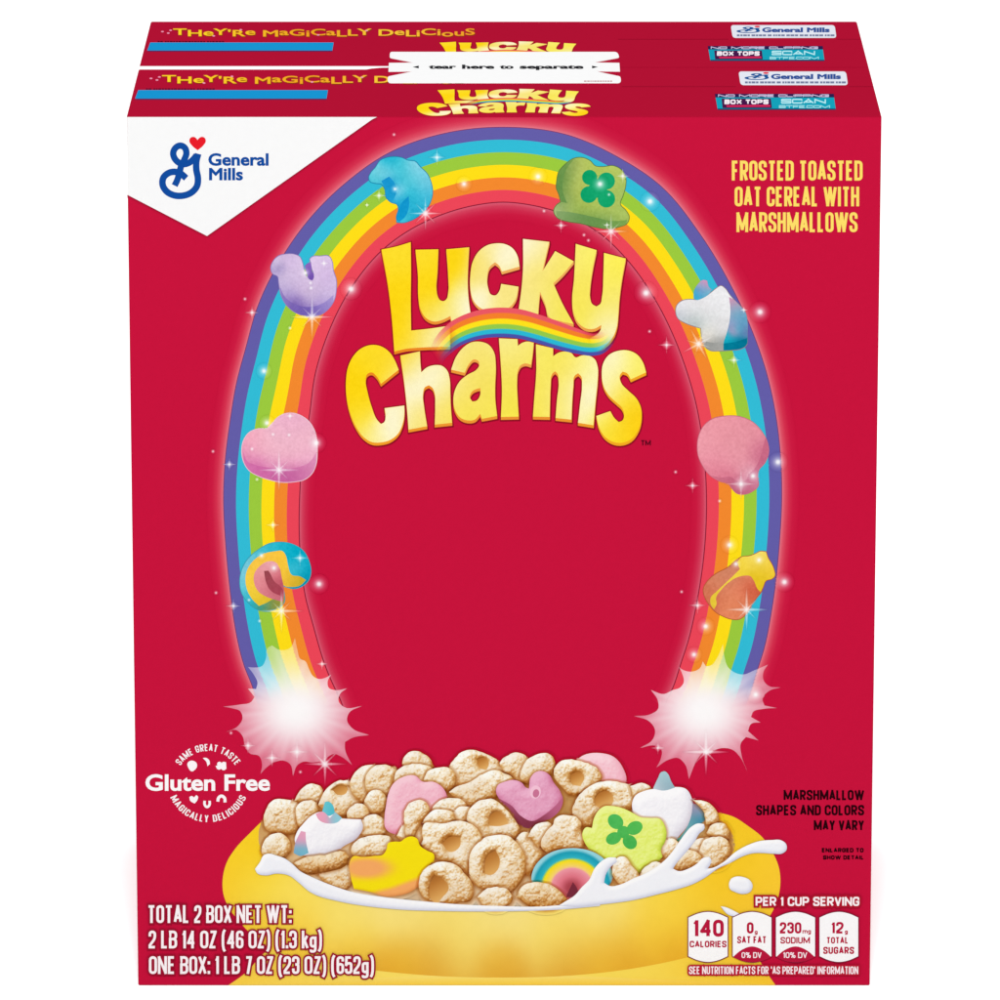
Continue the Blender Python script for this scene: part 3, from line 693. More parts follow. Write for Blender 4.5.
piece('268,806 273,800 282,799 293,800.5 299,804 303,812 300,828 293,834 278,834 266,829 264,815', R=9)
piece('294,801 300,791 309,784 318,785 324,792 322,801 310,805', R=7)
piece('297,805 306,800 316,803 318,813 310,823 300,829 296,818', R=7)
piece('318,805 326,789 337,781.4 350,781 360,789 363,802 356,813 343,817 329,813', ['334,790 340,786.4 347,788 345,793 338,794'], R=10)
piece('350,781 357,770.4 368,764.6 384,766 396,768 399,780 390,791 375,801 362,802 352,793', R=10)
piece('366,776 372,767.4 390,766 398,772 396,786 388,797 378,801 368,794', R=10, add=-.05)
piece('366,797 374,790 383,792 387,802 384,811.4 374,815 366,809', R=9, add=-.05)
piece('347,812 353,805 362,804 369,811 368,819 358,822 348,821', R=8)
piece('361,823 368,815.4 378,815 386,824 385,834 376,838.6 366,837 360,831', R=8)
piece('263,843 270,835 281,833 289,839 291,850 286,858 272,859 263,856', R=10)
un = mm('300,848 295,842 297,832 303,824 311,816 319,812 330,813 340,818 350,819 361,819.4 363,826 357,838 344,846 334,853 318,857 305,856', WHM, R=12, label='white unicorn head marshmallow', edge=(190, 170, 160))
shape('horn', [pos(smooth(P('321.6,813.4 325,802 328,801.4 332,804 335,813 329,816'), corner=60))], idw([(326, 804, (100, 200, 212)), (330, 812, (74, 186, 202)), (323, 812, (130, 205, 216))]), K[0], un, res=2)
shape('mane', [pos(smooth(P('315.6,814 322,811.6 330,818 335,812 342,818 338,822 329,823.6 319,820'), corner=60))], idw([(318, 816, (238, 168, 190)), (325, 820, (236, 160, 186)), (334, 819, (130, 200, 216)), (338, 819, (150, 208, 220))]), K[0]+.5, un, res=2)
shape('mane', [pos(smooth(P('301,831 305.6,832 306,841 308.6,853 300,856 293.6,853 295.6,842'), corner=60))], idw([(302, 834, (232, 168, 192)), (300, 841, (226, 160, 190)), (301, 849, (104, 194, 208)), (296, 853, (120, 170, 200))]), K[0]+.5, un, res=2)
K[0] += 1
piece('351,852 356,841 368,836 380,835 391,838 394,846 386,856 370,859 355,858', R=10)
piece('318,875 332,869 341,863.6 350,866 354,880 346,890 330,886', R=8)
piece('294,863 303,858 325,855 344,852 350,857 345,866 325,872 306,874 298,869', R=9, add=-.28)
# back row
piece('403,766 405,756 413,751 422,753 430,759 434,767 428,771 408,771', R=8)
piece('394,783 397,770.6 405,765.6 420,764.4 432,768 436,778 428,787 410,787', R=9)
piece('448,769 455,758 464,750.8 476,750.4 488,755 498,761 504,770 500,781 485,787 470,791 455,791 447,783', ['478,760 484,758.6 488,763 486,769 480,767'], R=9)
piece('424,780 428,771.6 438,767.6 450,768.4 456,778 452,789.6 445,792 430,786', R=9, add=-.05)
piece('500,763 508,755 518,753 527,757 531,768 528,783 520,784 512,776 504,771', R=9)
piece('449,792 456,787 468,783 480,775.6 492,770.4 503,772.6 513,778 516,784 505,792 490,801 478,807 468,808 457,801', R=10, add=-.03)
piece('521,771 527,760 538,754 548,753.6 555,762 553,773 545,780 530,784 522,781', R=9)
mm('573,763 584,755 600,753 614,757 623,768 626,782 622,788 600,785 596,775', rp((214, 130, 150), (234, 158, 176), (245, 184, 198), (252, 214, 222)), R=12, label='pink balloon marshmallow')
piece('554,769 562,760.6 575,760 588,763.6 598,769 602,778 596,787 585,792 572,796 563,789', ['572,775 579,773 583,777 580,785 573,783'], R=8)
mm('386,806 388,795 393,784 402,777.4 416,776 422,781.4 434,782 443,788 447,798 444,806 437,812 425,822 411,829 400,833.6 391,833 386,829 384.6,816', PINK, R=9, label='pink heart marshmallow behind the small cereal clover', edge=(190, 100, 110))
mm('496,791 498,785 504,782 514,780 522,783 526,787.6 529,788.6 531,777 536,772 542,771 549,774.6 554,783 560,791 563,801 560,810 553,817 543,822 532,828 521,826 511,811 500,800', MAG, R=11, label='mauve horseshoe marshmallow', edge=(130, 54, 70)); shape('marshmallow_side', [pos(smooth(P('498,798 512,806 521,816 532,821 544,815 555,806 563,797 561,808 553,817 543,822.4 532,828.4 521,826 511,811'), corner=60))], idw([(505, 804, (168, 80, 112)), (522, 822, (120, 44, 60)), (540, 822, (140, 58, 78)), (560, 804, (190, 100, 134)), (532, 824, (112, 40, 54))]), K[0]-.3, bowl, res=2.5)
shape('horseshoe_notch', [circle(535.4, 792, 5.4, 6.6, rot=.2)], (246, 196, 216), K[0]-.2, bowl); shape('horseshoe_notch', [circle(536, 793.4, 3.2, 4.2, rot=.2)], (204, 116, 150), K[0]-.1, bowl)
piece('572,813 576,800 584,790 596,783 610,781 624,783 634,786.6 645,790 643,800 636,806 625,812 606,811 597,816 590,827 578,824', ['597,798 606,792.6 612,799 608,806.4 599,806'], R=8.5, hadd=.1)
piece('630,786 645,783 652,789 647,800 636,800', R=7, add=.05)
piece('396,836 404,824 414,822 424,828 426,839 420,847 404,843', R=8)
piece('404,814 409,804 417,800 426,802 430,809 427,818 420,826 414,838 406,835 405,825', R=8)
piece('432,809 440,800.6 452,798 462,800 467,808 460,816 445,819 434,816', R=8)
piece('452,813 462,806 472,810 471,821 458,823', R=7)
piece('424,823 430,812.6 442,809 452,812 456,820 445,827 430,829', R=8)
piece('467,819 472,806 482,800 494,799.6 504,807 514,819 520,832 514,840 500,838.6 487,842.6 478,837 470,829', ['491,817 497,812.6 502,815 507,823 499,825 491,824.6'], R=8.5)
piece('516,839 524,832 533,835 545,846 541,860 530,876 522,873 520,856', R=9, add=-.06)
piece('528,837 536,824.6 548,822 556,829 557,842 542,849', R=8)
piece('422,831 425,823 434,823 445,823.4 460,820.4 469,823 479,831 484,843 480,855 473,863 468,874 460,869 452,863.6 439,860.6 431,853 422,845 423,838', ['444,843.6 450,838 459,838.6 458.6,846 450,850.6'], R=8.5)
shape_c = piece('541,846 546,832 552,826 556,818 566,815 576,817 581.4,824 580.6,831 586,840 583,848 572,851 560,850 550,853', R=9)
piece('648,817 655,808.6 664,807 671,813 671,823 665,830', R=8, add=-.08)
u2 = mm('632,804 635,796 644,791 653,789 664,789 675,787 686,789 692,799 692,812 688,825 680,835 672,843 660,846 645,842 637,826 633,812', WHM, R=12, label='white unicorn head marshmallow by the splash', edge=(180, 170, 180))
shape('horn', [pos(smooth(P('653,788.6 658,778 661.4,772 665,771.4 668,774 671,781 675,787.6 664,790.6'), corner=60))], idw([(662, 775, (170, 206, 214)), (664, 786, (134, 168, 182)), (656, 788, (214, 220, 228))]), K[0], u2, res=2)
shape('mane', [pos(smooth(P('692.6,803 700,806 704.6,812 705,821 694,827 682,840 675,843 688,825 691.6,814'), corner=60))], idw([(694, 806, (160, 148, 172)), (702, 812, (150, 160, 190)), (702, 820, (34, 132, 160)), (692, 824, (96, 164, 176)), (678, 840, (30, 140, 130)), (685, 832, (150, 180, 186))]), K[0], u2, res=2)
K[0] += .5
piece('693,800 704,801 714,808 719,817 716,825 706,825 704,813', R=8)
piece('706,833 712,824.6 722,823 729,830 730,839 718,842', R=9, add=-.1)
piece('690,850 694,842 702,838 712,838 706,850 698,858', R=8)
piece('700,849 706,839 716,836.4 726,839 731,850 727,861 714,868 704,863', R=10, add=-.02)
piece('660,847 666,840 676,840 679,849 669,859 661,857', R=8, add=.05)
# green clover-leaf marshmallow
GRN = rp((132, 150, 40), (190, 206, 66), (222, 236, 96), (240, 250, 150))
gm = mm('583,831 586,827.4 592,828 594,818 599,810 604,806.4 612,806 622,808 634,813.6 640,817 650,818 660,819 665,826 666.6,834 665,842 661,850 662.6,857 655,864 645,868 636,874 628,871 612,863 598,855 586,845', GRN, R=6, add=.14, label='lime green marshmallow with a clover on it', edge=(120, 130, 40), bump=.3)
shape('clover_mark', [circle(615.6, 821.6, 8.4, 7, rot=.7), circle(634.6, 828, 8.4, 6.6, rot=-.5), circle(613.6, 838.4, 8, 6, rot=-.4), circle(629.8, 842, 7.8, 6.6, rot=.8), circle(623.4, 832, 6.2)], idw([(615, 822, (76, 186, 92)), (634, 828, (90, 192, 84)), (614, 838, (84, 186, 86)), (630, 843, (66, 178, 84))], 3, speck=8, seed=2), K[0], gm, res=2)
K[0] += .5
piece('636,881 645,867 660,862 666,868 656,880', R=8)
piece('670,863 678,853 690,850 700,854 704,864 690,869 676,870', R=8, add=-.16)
# yellow and orange star marshmallow
def startint(V):
    n = vnoise(V, 14, 7)*0.35
    d1 = np.exp(-(((V[:, 0]-366)/26)**2+((V[:, 1]-868)/11)**2)**2)
    d2 = np.clip((V[:, 1]-(896-(V[:, 0]-360)*.34))/5+n, 0, 1)
    m = np.clip(np.maximum(d1*1.1, d2), 0, 1)[:, None]
    return (1-m)*np.array([250, 228, 20])/255.+m*np.array([248, 172, 100])/255.
mm('350,861 353,856.6 362,857 374,856 383,854.6 386.6,849 388,843.4 394,841.6 401,841.4 405,838.4 411,836.4 417,838.6 420,845.6 427,850.6 434,854.6 434.4,859 429,865.6 425,873 418.6,886 410,892 398,895.6 386,896.4 370,892 354,889 350.6,876', [(-.6, (214, 190, 180)), (.1, (238, 226, 220)), (.5, (252, 250, 250)), (1, (255, 255, 255))], R=5, tint=startint, label='yellow and orange star marshmallow', edge=(190, 120, 40), bump=.12, add=.15)
piece('469,868 471,852 481,840.6 494,835 508,836 518,844 525.4,858 524.4,874 517,887 508,894 495,891 480,888.6 471,881', ['486,866 489,856 495,852.6 498.4,860 496.6,869 492,873 487,872.4'], R=9.5)
# rainbow marshmallow
def rbow(V):
    q = (V-np.array([572., 888]))/np.array([41., 39.]); r = np.hypot(*q.T)
    cs = np.array([(176, 70, 82), (226, 118, 134), (242, 156, 168), (250, 214, 120), (250, 226, 30), (196, 220, 60), (50, 184, 200), (30, 158, 182), (150, 214, 224)], float)
    xs = [.12, .3, .505, .545, .71, .735, .77, .92, .99]
    return np.stack([np.interp(r, xs, cs[:, i]) for i in range(3)], 1)/255.
mm('532,882 534,868 541,859 551,852.4 564,848.8 580,848.6 594,852.4 605,860 612,871 612,880 604,890 590,898 570,901 547,894', [(-.6, (190, 190, 190)), (.1, (225, 225, 225)), (.5, (252, 252, 252)), (1, (255, 255, 255))], R=4, tint=rbow, label='rainbow marshmallow banded blue, yellow and pink', edge=(120, 90, 80), bump=.15, add=.15)
shape('rainbow_notch', [pos(smooth(P('566,897 570,888 573,882 577,888 580,898'), corner=60))], (120, 44, 60), K[0], bowl); K[0] += .5
piece('612,869 616,859 625,857 632,866 640,878 637,887 622,886', R=8, add=.05)
piece('516,897 522,887 534,882 548,884 560,891 568,900 560,907 530,907', R=9, add=-.22)
piece('419,887 422,873 431,864.6 443,862 456,865 466,875 473,888 472,899 460,903 440,903 425,899', ['431,886 435,877.6 443,881.6 447,888 441,897 437,902 432,897'], R=8.5)
piece('477,897 485,889.6 497,887 508,890 513,899 506,907 485,907', R=8, add=.02)
# milk
MILK = [(-.6, (196, 198, 216)), (.1, (218, 220, 234)), (.5, (234, 236, 245)), (.8, (247, 248, 252)), (1, (255, 255, 255))]
def milk(name, pts, holes=(), R=5, label=None, res=1.3):
    o = pos(smooth(P(pts), corner=62, n=5)); hs = [neg(smooth(P(h), corner=70, n=4)) for h in holes]
    m = shape(name, [o]+hs, pillow([o]+hs, R, MILK, bump=.10, seed=77, add=.06, nsc=9), K[0], bowl, res=res, label=label)
    K[0] += .5; return m
milk('milk', '255,869 260,862 264,855 269,853.6 276,855.4 285,858.6 292,863.6 300,871 313,877.6 332,885.4 351,891.6 380,896.6 420,901 460,904.4 500,906 540,906.6 565,904.8 600,903 600,906 560,909.6 500,911.4 440,911 400,909.6 370,906.6 340,901.6 310,892 298,882 290,876 276,873.6 266,875.4 257,873', label='milk running along the rim of the bowl')
milk('milk_splash', '558,906 566,901 574,896 582,887 589,880 595,868 601,861.6 609,857.4 616,857.6 617,862 611,866.6 606,874 604,882.6 610,886 620,884.6 633,878.6 645,873.6 659,865 666,859 672,852 679,842 685,833.6 691,827 698,823.4 704,824 704.6,828 699,834 695,841 688,850 681,858 676,864 673,868.6 678,871 689,868.4 697,863.6 703,858 709,856.6 711.4,860 710,865 707.6,868.6 712,868 723,862.4 736,851.6 748,845 760,841 772,840 781,840.2 786.4,844.6 786.4,850 782,853.6 774,853.8 763,853 752,853.4 742,856.6 730,863 718,868.4 706,877 694,883.6 676,889.6 659,894 634,900 600,904.6 575,907', label='milk splashing up the right rim')
milk('milk_drop', '729,884 731,879 736,876.6 743,877 750,880.4 752.6,886 750,892 743,894 735,892 730,889', R=6, label='single drop of milk')
milk('milk_drop', '720.6,906.4 725,907 731,909.4 739,913.6 736,917 728,914.6', R=3, label='thin trickle of milk')
KT = K[0]+1

# ---- weight statement and nutrition badges
DR = (158, 20, 48)
wt = para('net_weight_text', [('TOTAL 2 BOX NET WT:', 148.6, 291.6, 905.2, 923.0), ('2 LB 14 OZ (46 OZ) (1.3 kg)', 148.6, 322, 930.6, 948.4), ('ONE BOX: 1 LB 7 OZ (23 OZ) (652g)', 148.9, 374, 956.2, 974.0)], (255, 248, 250), box, k=KT, t=.142, out=1.7, outc=DR)
para('serving_text', [('PER 1 CUP SERVING', 755.6, 859.4, 896.8, 906)], (255, 246, 248), box, k=KT, t=.2, out=2.0, outc=(176, 22, 46))
para('information_text', [('SEE NUTRITION FACTS FOR "AS PREPARED" INFORMATION', 689, 858.4, 966.4, 974.2)], (255, 240, 244), box, k=KT, t=.15, out=1.7, outc=(186, 24, 50))
def barrel(x0, x1, yt, ys, yb, ye):
    xm = (x0+x1)/2
    t = resamp(smooth(P(f'{x0},{ys} {x0+(xm-x0)*.5},{yt+(ys-yt)*.28} {xm},{yt} {x1-(xm-x0)*.5},{yt+(ys-yt)*.28} {x1},{ys}'), False, 6, 90), 21)
    b = resamp(smooth(P(f'{x1},{yb} {x1-(xm-x0)*.5},{ye-(ye-yb)*.28} {xm},{ye} {x0+(xm-x0)*.5},{ye-(ye-yb)*.28} {x0},{yb}'), False, 6, 90), 21)
    return pos(np.vstack([t, b]))
BT = (186, 26, 62)
def badge(x0, x1, texts, dv=None):
    l = barrel(x0, x1, 911.9, 917.6, 956.2, 961.9)
    b = shape('nutrition_badge', [l], (255, 254, 254), KT+2, box)
    shape('badge_outline', [offset(l, .9)], (132, 34, 60), KT+1, b)
    if dv:
        xm = (x0+x1)/2
        arc = resamp(smooth(P(f'{x0-.5},957.6 {x0+8},950.4 {xm},946.4 {x1-8},950.4 {x1+.5},957.6'), False, 6, 90), 17)
        bot = resamp(smooth(P(f'{x1},957 {x1-9},960.8 {xm},962.2 {x0+9},960.8 {x0},957'), False, 6, 90), 17)
        shape('daily_value_band', [pos(np.vstack([arc, bot]))], BT, KT+3, b)
        line('daily_value_text', dv[0], dv[1], dv[2], 952.2, 958, (255, 240, 244), KT+4, b, t=.17)
    for t, a0, a1, yt, yb, tw in texts: line('badge_text', t, a0, a1, yt, yb, BT, KT+4, b, t=tw)
badge(688.4, 727.6, [('140', 693.4, 723.8, 919.6, 936.8, .2), ('CALORIES', 689.6, 726.6, 940.8, 947.4, .22)])
badge(732.8, 771.4, [('0', 746.8, 753.6, 922.2, 933.6, .21), ('g', 754.6, 757.6, 929.4, 934, .22), ('SAT FAT', 737.2, 765.8, 936.2, 943.4, .2)], ('0% DV', 741.6, 761.6))
badge(776, 815, [('230', 779.8, 801.4, 922.2, 933.6, .2), ('mg', 802.4, 811, 928.6, 933.6, .2), ('SODIUM', 780.4, 810.2, 937, 943.6, .2)], ('10% DV', 783.2, 807.2))
badge(819.6, 858.2, [('12', 831.4, 843.6, 922, 933.6, .2), ('g', 844.8, 847.8, 929, 933.8, .22), ('TOTAL', 827, 847.6, 937, 943.6, .2), ('SUGARS', 823.2, 854.2, 946.8, 954, .22)])

# ---- marshmallow charms over the arch
KM = 20
def charm(lab, pts, anchors, marks=(), edge=None, seed=1, speck=11):
    o = pos(smooth(P(pts), corner=62, n=5))
    c = shape('marshmallow', [o], idw(anchors, 3, speck=speck, seed=seed, sc=1.3), KM, box, res=1.15, label=lab)
    if edge: shape('charm_edge', [offset(o, .7)], edge, KM-1, c)
    for i, (nm, pp, an) in enumerate(marks):
        lp = pp if isinstance(pp, list) else [pos(smooth(P(pp), corner=60, n=5))]
        shape(nm, lp, idw(an, 3, speck=speck*.7, seed=seed+2, sc=1.5), KM+1+i, c, res=1.6)
    return c
charm('blue moon marshmallow on the arch', '369,178 371,173 376,167 380,161 388,157.6 396,157 402,158 408,160.6 415,161.6 420,167 427,174 431,183 432.4,192 430.6,201 426,209 419,215.6 409,221 402,222.6 397,222 396.6,217 398.6,209 397.4,204.6 391,202 386.4,197.4 385,189 381.4,184 375,183 370,181',
      [(375, 178, (72, 196, 214)), (378, 170, (140, 218, 232)), (388, 163, (24, 180, 208)), (400, 170, (64, 196, 214)), (388, 172, (130, 210, 228)), (391, 184, (18, 152, 208)), (389, 193, (20, 150, 206)), (398, 182, (60, 190, 214)), (412, 180, (66, 196, 214)), (416, 170, (140, 214, 232)), (425, 182, (120, 204, 226)), (398, 190, (160, 222, 238)), (402, 198, (60, 190, 220)), (403, 203, (16, 150, 204)), (400, 210, (20, 150, 206)), (412, 196, (40, 186, 212)), (426, 198, (60, 186, 216)), (415, 212, (30, 170, 204)), (405, 213, (80, 200, 222)), (402, 220, (60, 190, 214))],
      [('charm_side', '381.4,181 389,176.6 394,182 396.4,192 393,200.6 386.6,197.4 385,189', [(388, 182, (22, 146, 206)), (391, 194, (30, 160, 210))]), ('charm_side', '401,204 408.6,196 409,206 405,217 399,222 397,220 396.8,216 398.8,209', [(405, 201, (18, 148, 204)), (401, 213, (16, 152, 206))])], seed=11, edge=(30, 130, 170))
charm('green hat marshmallow with a clover on the arch', '557,181 559,172 566,164 574,158.6 583,158 590,161 595,166 603,167 613,166 620,169 625,176 625.4,186 622.6,196 620,204 626,211 629,217 627,223 619,226.6 608,228.6 596,227 580,223 567,221 557,217 554,211 556,206 561,202 559,194 556.6,188',
      [(562, 178, (96, 140, 70)), (560, 192, (110, 150, 76)), (568, 168, (120, 150, 80)), (566, 200, (130, 160, 90)), (577, 172, (190, 200, 104)), (575, 190, (180, 190, 96)), (600, 175, (176, 196, 90)), (617, 175, (186, 200, 100)), (620, 192, (160, 190, 96)), (575, 208, (176, 196, 90)), (595, 212, (178, 198, 92)), (610, 208, (180, 198, 96)), (620, 218, (172, 194, 96)), (560, 213, (170, 190, 130)), (578, 218, (110, 150, 70)), (595, 221, (96, 140, 72)), (608, 225, (104, 148, 84)), (585, 195, (172, 192, 84))],
      [('clover_mark', [circle(589.6, 177.4, 7.6), circle(606.4, 181, 8.6), circle(588.8, 194.6, 8.4), circle(606.4, 198.8, 8.8), circle(598, 188.6, 9.4)], [(590, 178, (8, 158, 100)), (606, 182, (20, 164, 108)), (590, 196, (12, 160, 104)), (607, 200, (16, 164, 104)), (598, 188, (40, 176, 124))]), ('charm_side', '574,159 567,168 563,180 563,192 567,203 561.4,202 559,194 556.8,188 557.2,181 559.2,172 566,164', [(560, 178, (92, 138, 68)), (563, 196, (104, 146, 76)), (568, 165, (120, 156, 80))]), ('charm_side', '556,211 566,211.6 580,214 596,217.6 612,221 627,220 626.4,223.4 619,226.6 608,228.6 596,227 580,223 567,221 557.4,217', [(562, 216, (140, 168, 110)), (580, 219, (96, 142, 70)), (600, 224, (88, 134, 70)), (620, 224, (130, 170, 84))])], seed=12, edge=(90, 120, 60))
charm('lilac horseshoe marshmallow on the arch', '271,268 273,262 279,256 285,254.4 296,255 299.6,257 302,262 304,270 306,276 311,279.6 313.6,277 312,268 310,259 312.6,256.8 320,256.4 329,256.6 332,262 333,270 336,280 336,290 334,300 328,309 320,314.6 311,316 302,315 292,310 286,304 281,294 279,283 277.6,276 273,273.6',
      [(277, 264, (214, 198, 226)), (274, 271, (176, 160, 208)), (280, 268, (150, 134, 186)), (290, 262, (208, 184, 222)), (288, 278, (208, 190, 222)), (298, 285, (202, 178, 216)), (312, 290, (206, 184, 216)), (325, 275, (208, 180, 224)), (322, 264, (222, 200, 232)), (305, 272, (226, 206, 236)), (330, 292, (210, 190, 226)), (310, 300, (200, 180, 214)), (290, 300, (140, 116, 186)), (298, 307, (112, 88, 172)), (310, 311, (120, 96, 180)), (322, 307, (168, 146, 208)), (284, 290, (190, 174, 216)), (305, 303, (170, 146, 200))],
      [('notch', '304.6,266 308,263 311,262 311.6,270 314,277 312.6,280.4 309.6,279.6 306.6,274', [(308, 268, (140, 104, 190)), (312, 277, (112, 80, 172))]), ('charm_side', '280,287 285,297 292,302.6 302,306.4 313,306.6 324,302.6 333.4,295 333,302 328,309 320,314.6 311,316 302,315 292,310 286,304 281.4,295', [(285, 300, (150, 128, 196)), (295, 309, (104, 82, 168)), (310, 312, (112, 90, 176)), (324, 307, (140, 122, 196)), (331, 300, (176, 158, 214))])], seed=13, edge=(150, 130, 190))
charm('white unicorn head marshmallow on the arch', '676,312 677,305.6 682,301 690,299.6 698,300 705,297 712,292 717,288 721,286 725,288.6 729.6,295 734,300 740,306 745,312 747,322 747,334 745.6,346 741,348.6 730,350 719,350.6 710,350 705.6,347 702,338 701,328 694,326 685,322.6 678,318',
      [(682, 306, (238, 236, 240)), (690, 310, (234, 232, 234)), (682, 316, (190, 196, 204)), (695, 322, (180, 192, 190)), (705, 310, (232, 230, 232)), (720, 296, (238, 238, 240)), (715, 318, (224, 226, 226)), (710, 332, (230, 228, 220)), (722, 325, (226, 224, 226)), (725, 305, (236, 236, 238)), (705, 338, (236, 226, 216)), (712, 345, (156, 156, 150)), (720, 346, (164, 166, 164))],
      [('mane', '729,297 733,299 739,305 745,311.6 747.4,322 747.6,334 746,345.6 741,348.6 733,350 723.6,350.4 723.4,344 726.4,334 729.4,322 730.4,310', [(732, 302, (214, 150, 180)), (736, 312, (100, 180, 204)), (733, 325, (150, 160, 200)), (742, 320, (90, 160, 196)), (738, 330, (60, 190, 208)), (744, 332, (110, 130, 180)), (728, 338, (40, 184, 206)), (737, 343, (0, 134, 160)), (728, 346, (0, 150, 172)), (742, 346, (6, 120, 150)), (734, 332, (214, 140, 180))]),
       ('horn', '693.6,298.6 694,291 698,284 703,280 707,280.6 709,287 712,289.6 708,295 702,298.4 697,300', [(697, 295, (60, 170, 210)), (701, 286, (140, 170, 204)), (705, 282, (220, 150, 190)), (706, 292, (110, 180, 206)), (701, 291, (120, 150, 200))]), ('charm_side', '703,341 712,342.6 723.4,343.4 723,350.5 710,350 705.6,347', [(708, 346, (150, 152, 148)), (720, 347, (168, 168, 164))]), ('charm_side', '723.6,343.6 735,342 747.2,338 746,345.6 741,348.6 733,350 723.4,350.4', [(728, 347, (0, 130, 156)), (742, 345, (0, 112, 142))])], seed=14, edge=(150, 130, 140))
charm('pink heart marshmallow on the arch', '242,449 244,440 249,433 258,429 267,428.6 272,424 278,417.6 285,414 293,413.4 301,416 309,422 314,430 316.6,440 317,452 315.6,465 312,473 305,479 294,481.6 282,482 270,479.6 258,475.6 249,470 244,462',
      [(250, 440, (244, 170, 190)), (260, 452, (242, 178, 196)), (275, 440, (240, 186, 202)), (290, 425, (238, 178, 204)), (300, 440, (240, 184, 200)), (285, 458, (242, 180, 200)), (308, 455, (242, 180, 204)), (245, 460, (222, 130, 176)), (258, 464, (214, 110, 170)), (258, 472, (208, 104, 166)), (275, 474, (204, 96, 160)), (290, 477, (196, 90, 156)), (303, 474, (206, 110, 166)), (311, 468, (236, 170, 200)), (290, 468, (226, 146, 184)), (270, 464, (236, 168, 196))],
      [('charm_side', '243.4,452 247,461 256,465 268,467.6 282,469 297,467.4 309,462.6 316,453 315.6,465 312,473 305,479 294,481.6 282,482 270,479.6 258,475.6 249,470 244.4,462', [(250, 466, (214, 116, 172)), (265, 474, (204, 98, 162)), (285, 477, (190, 86, 152)), (300, 474, (200, 100, 160)), (312, 464, (224, 148, 186)), (280, 471, (212, 122, 172))])], seed=15, edge=(240, 200, 214))
charm('pink balloon marshmallow on the arch', '697.6,447 699,436 704,426 713,419 725,416.4 740,417 752,422 761,431 767,442 768.4,452 765,462 758,471 757.6,478 757.8,486 753,490.6 744,494 737,493 732,488 729,484 720,481 710,475 702,464 698.4,455',
      [(705, 440, (240, 160, 172)), (720, 430, (234, 150, 162)), (735, 445, (232, 152, 164)), (750, 435, (230, 146, 160)), (718, 460, (236, 150, 166)), (740, 465, (230, 150, 164)), (760, 450, (206, 110, 138)), (762, 460, (196, 100, 130)), (728, 478, (214, 110, 136)), (738, 484, (196, 100, 130)), (750, 486, (206, 120, 144)), (752, 476, (236, 190, 206)), (742, 490, (190, 96, 126)), (755, 462, (220, 130, 152)), (712, 474, (226, 130, 150))],
      [('charm_side', '765.4,438 767,442 768.4,452 765,462 758,471 757.6,478 757.8,486 753,490.6 744,494 737,493 732,488 729,484 720,481 711,475.6 721,477.4 731,477 737,481 746,480 749,474 755,468 760,458 763,447', [(765, 450, (202, 106, 134)), (758, 466, (196, 100, 130)), (738, 486, (190, 94, 124)), (748, 486, (200, 110, 138)), (722, 479, (206, 112, 134)), (753, 476, (222, 160, 184))])], seed=16, edge=(206, 110, 130))
rc = charm('rainbow marshmallow banded blue, yellow and pink on the arch', '240,583 242,570 249,558 259,549.6 269,544 281,542.4 293,544.6 303,551 309,562 310.6,573 308,580.6 302,586 294,588.4 286,586.6 282,585 284,594 284,602 281,606 276,608.6 268,611 257,609 248,602 242,593',
      [(245, 575, (130, 206, 224)), (252, 560, (110, 200, 218)), (265, 549, (60, 190, 210)), (280, 547, (30, 182, 206)), (295, 555, (0, 170, 198)), (303, 568, (10, 170, 200)), (297, 568, (90, 204, 222)), (305, 578, (0, 150, 180)), (244, 592, (80, 196, 214)), (252, 604, (30, 176, 196)), (262, 609, (50, 150, 140)), (270, 608, (150, 150, 60))],
      [('yellow_band', '246,586 246.4,572 253,561 263,554 274,551.4 283,551.4 286,556 288,565 292,575 300,576.4 306,580 300,585.6 292,587 284,585.6 282,583 276,596 268,602 259,606 252,599', [(250, 580, (250, 208, 70)), (262, 560, (250, 196, 70)), (280, 556, (252, 200, 60)), (285, 570, (250, 204, 60)), (256, 598, (250, 216, 60)), (296, 580, (196, 170, 40)), (286, 582, (250, 190, 60)), (265, 602, (210, 180, 40))]),
       ('pink_band', '254,582 254.6,573 260,566 268,561.4 275,562 280,569 281.4,576 283,583 284,590 283.6,598 283,602 276,600 267,597 258,591', [(260, 572, (232, 148, 152)), (270, 566, (240, 180, 186)), (276, 574, (226, 120, 132)), (260, 588, (230, 140, 150)), (270, 594, (214, 120, 130)), (280, 598, (204, 110, 124)), (278, 584, (180, 74, 92))]),
       ('notch', '264,571 268.4,570.6 271,575 274,581 280,586 283,590 282,596 276,594 270,590 266,582', [(268, 574, (146, 70, 76)), (272, 583, (176, 76, 92)), (279, 590, (168, 66, 84))])], seed=17, edge=(60, 160, 180))
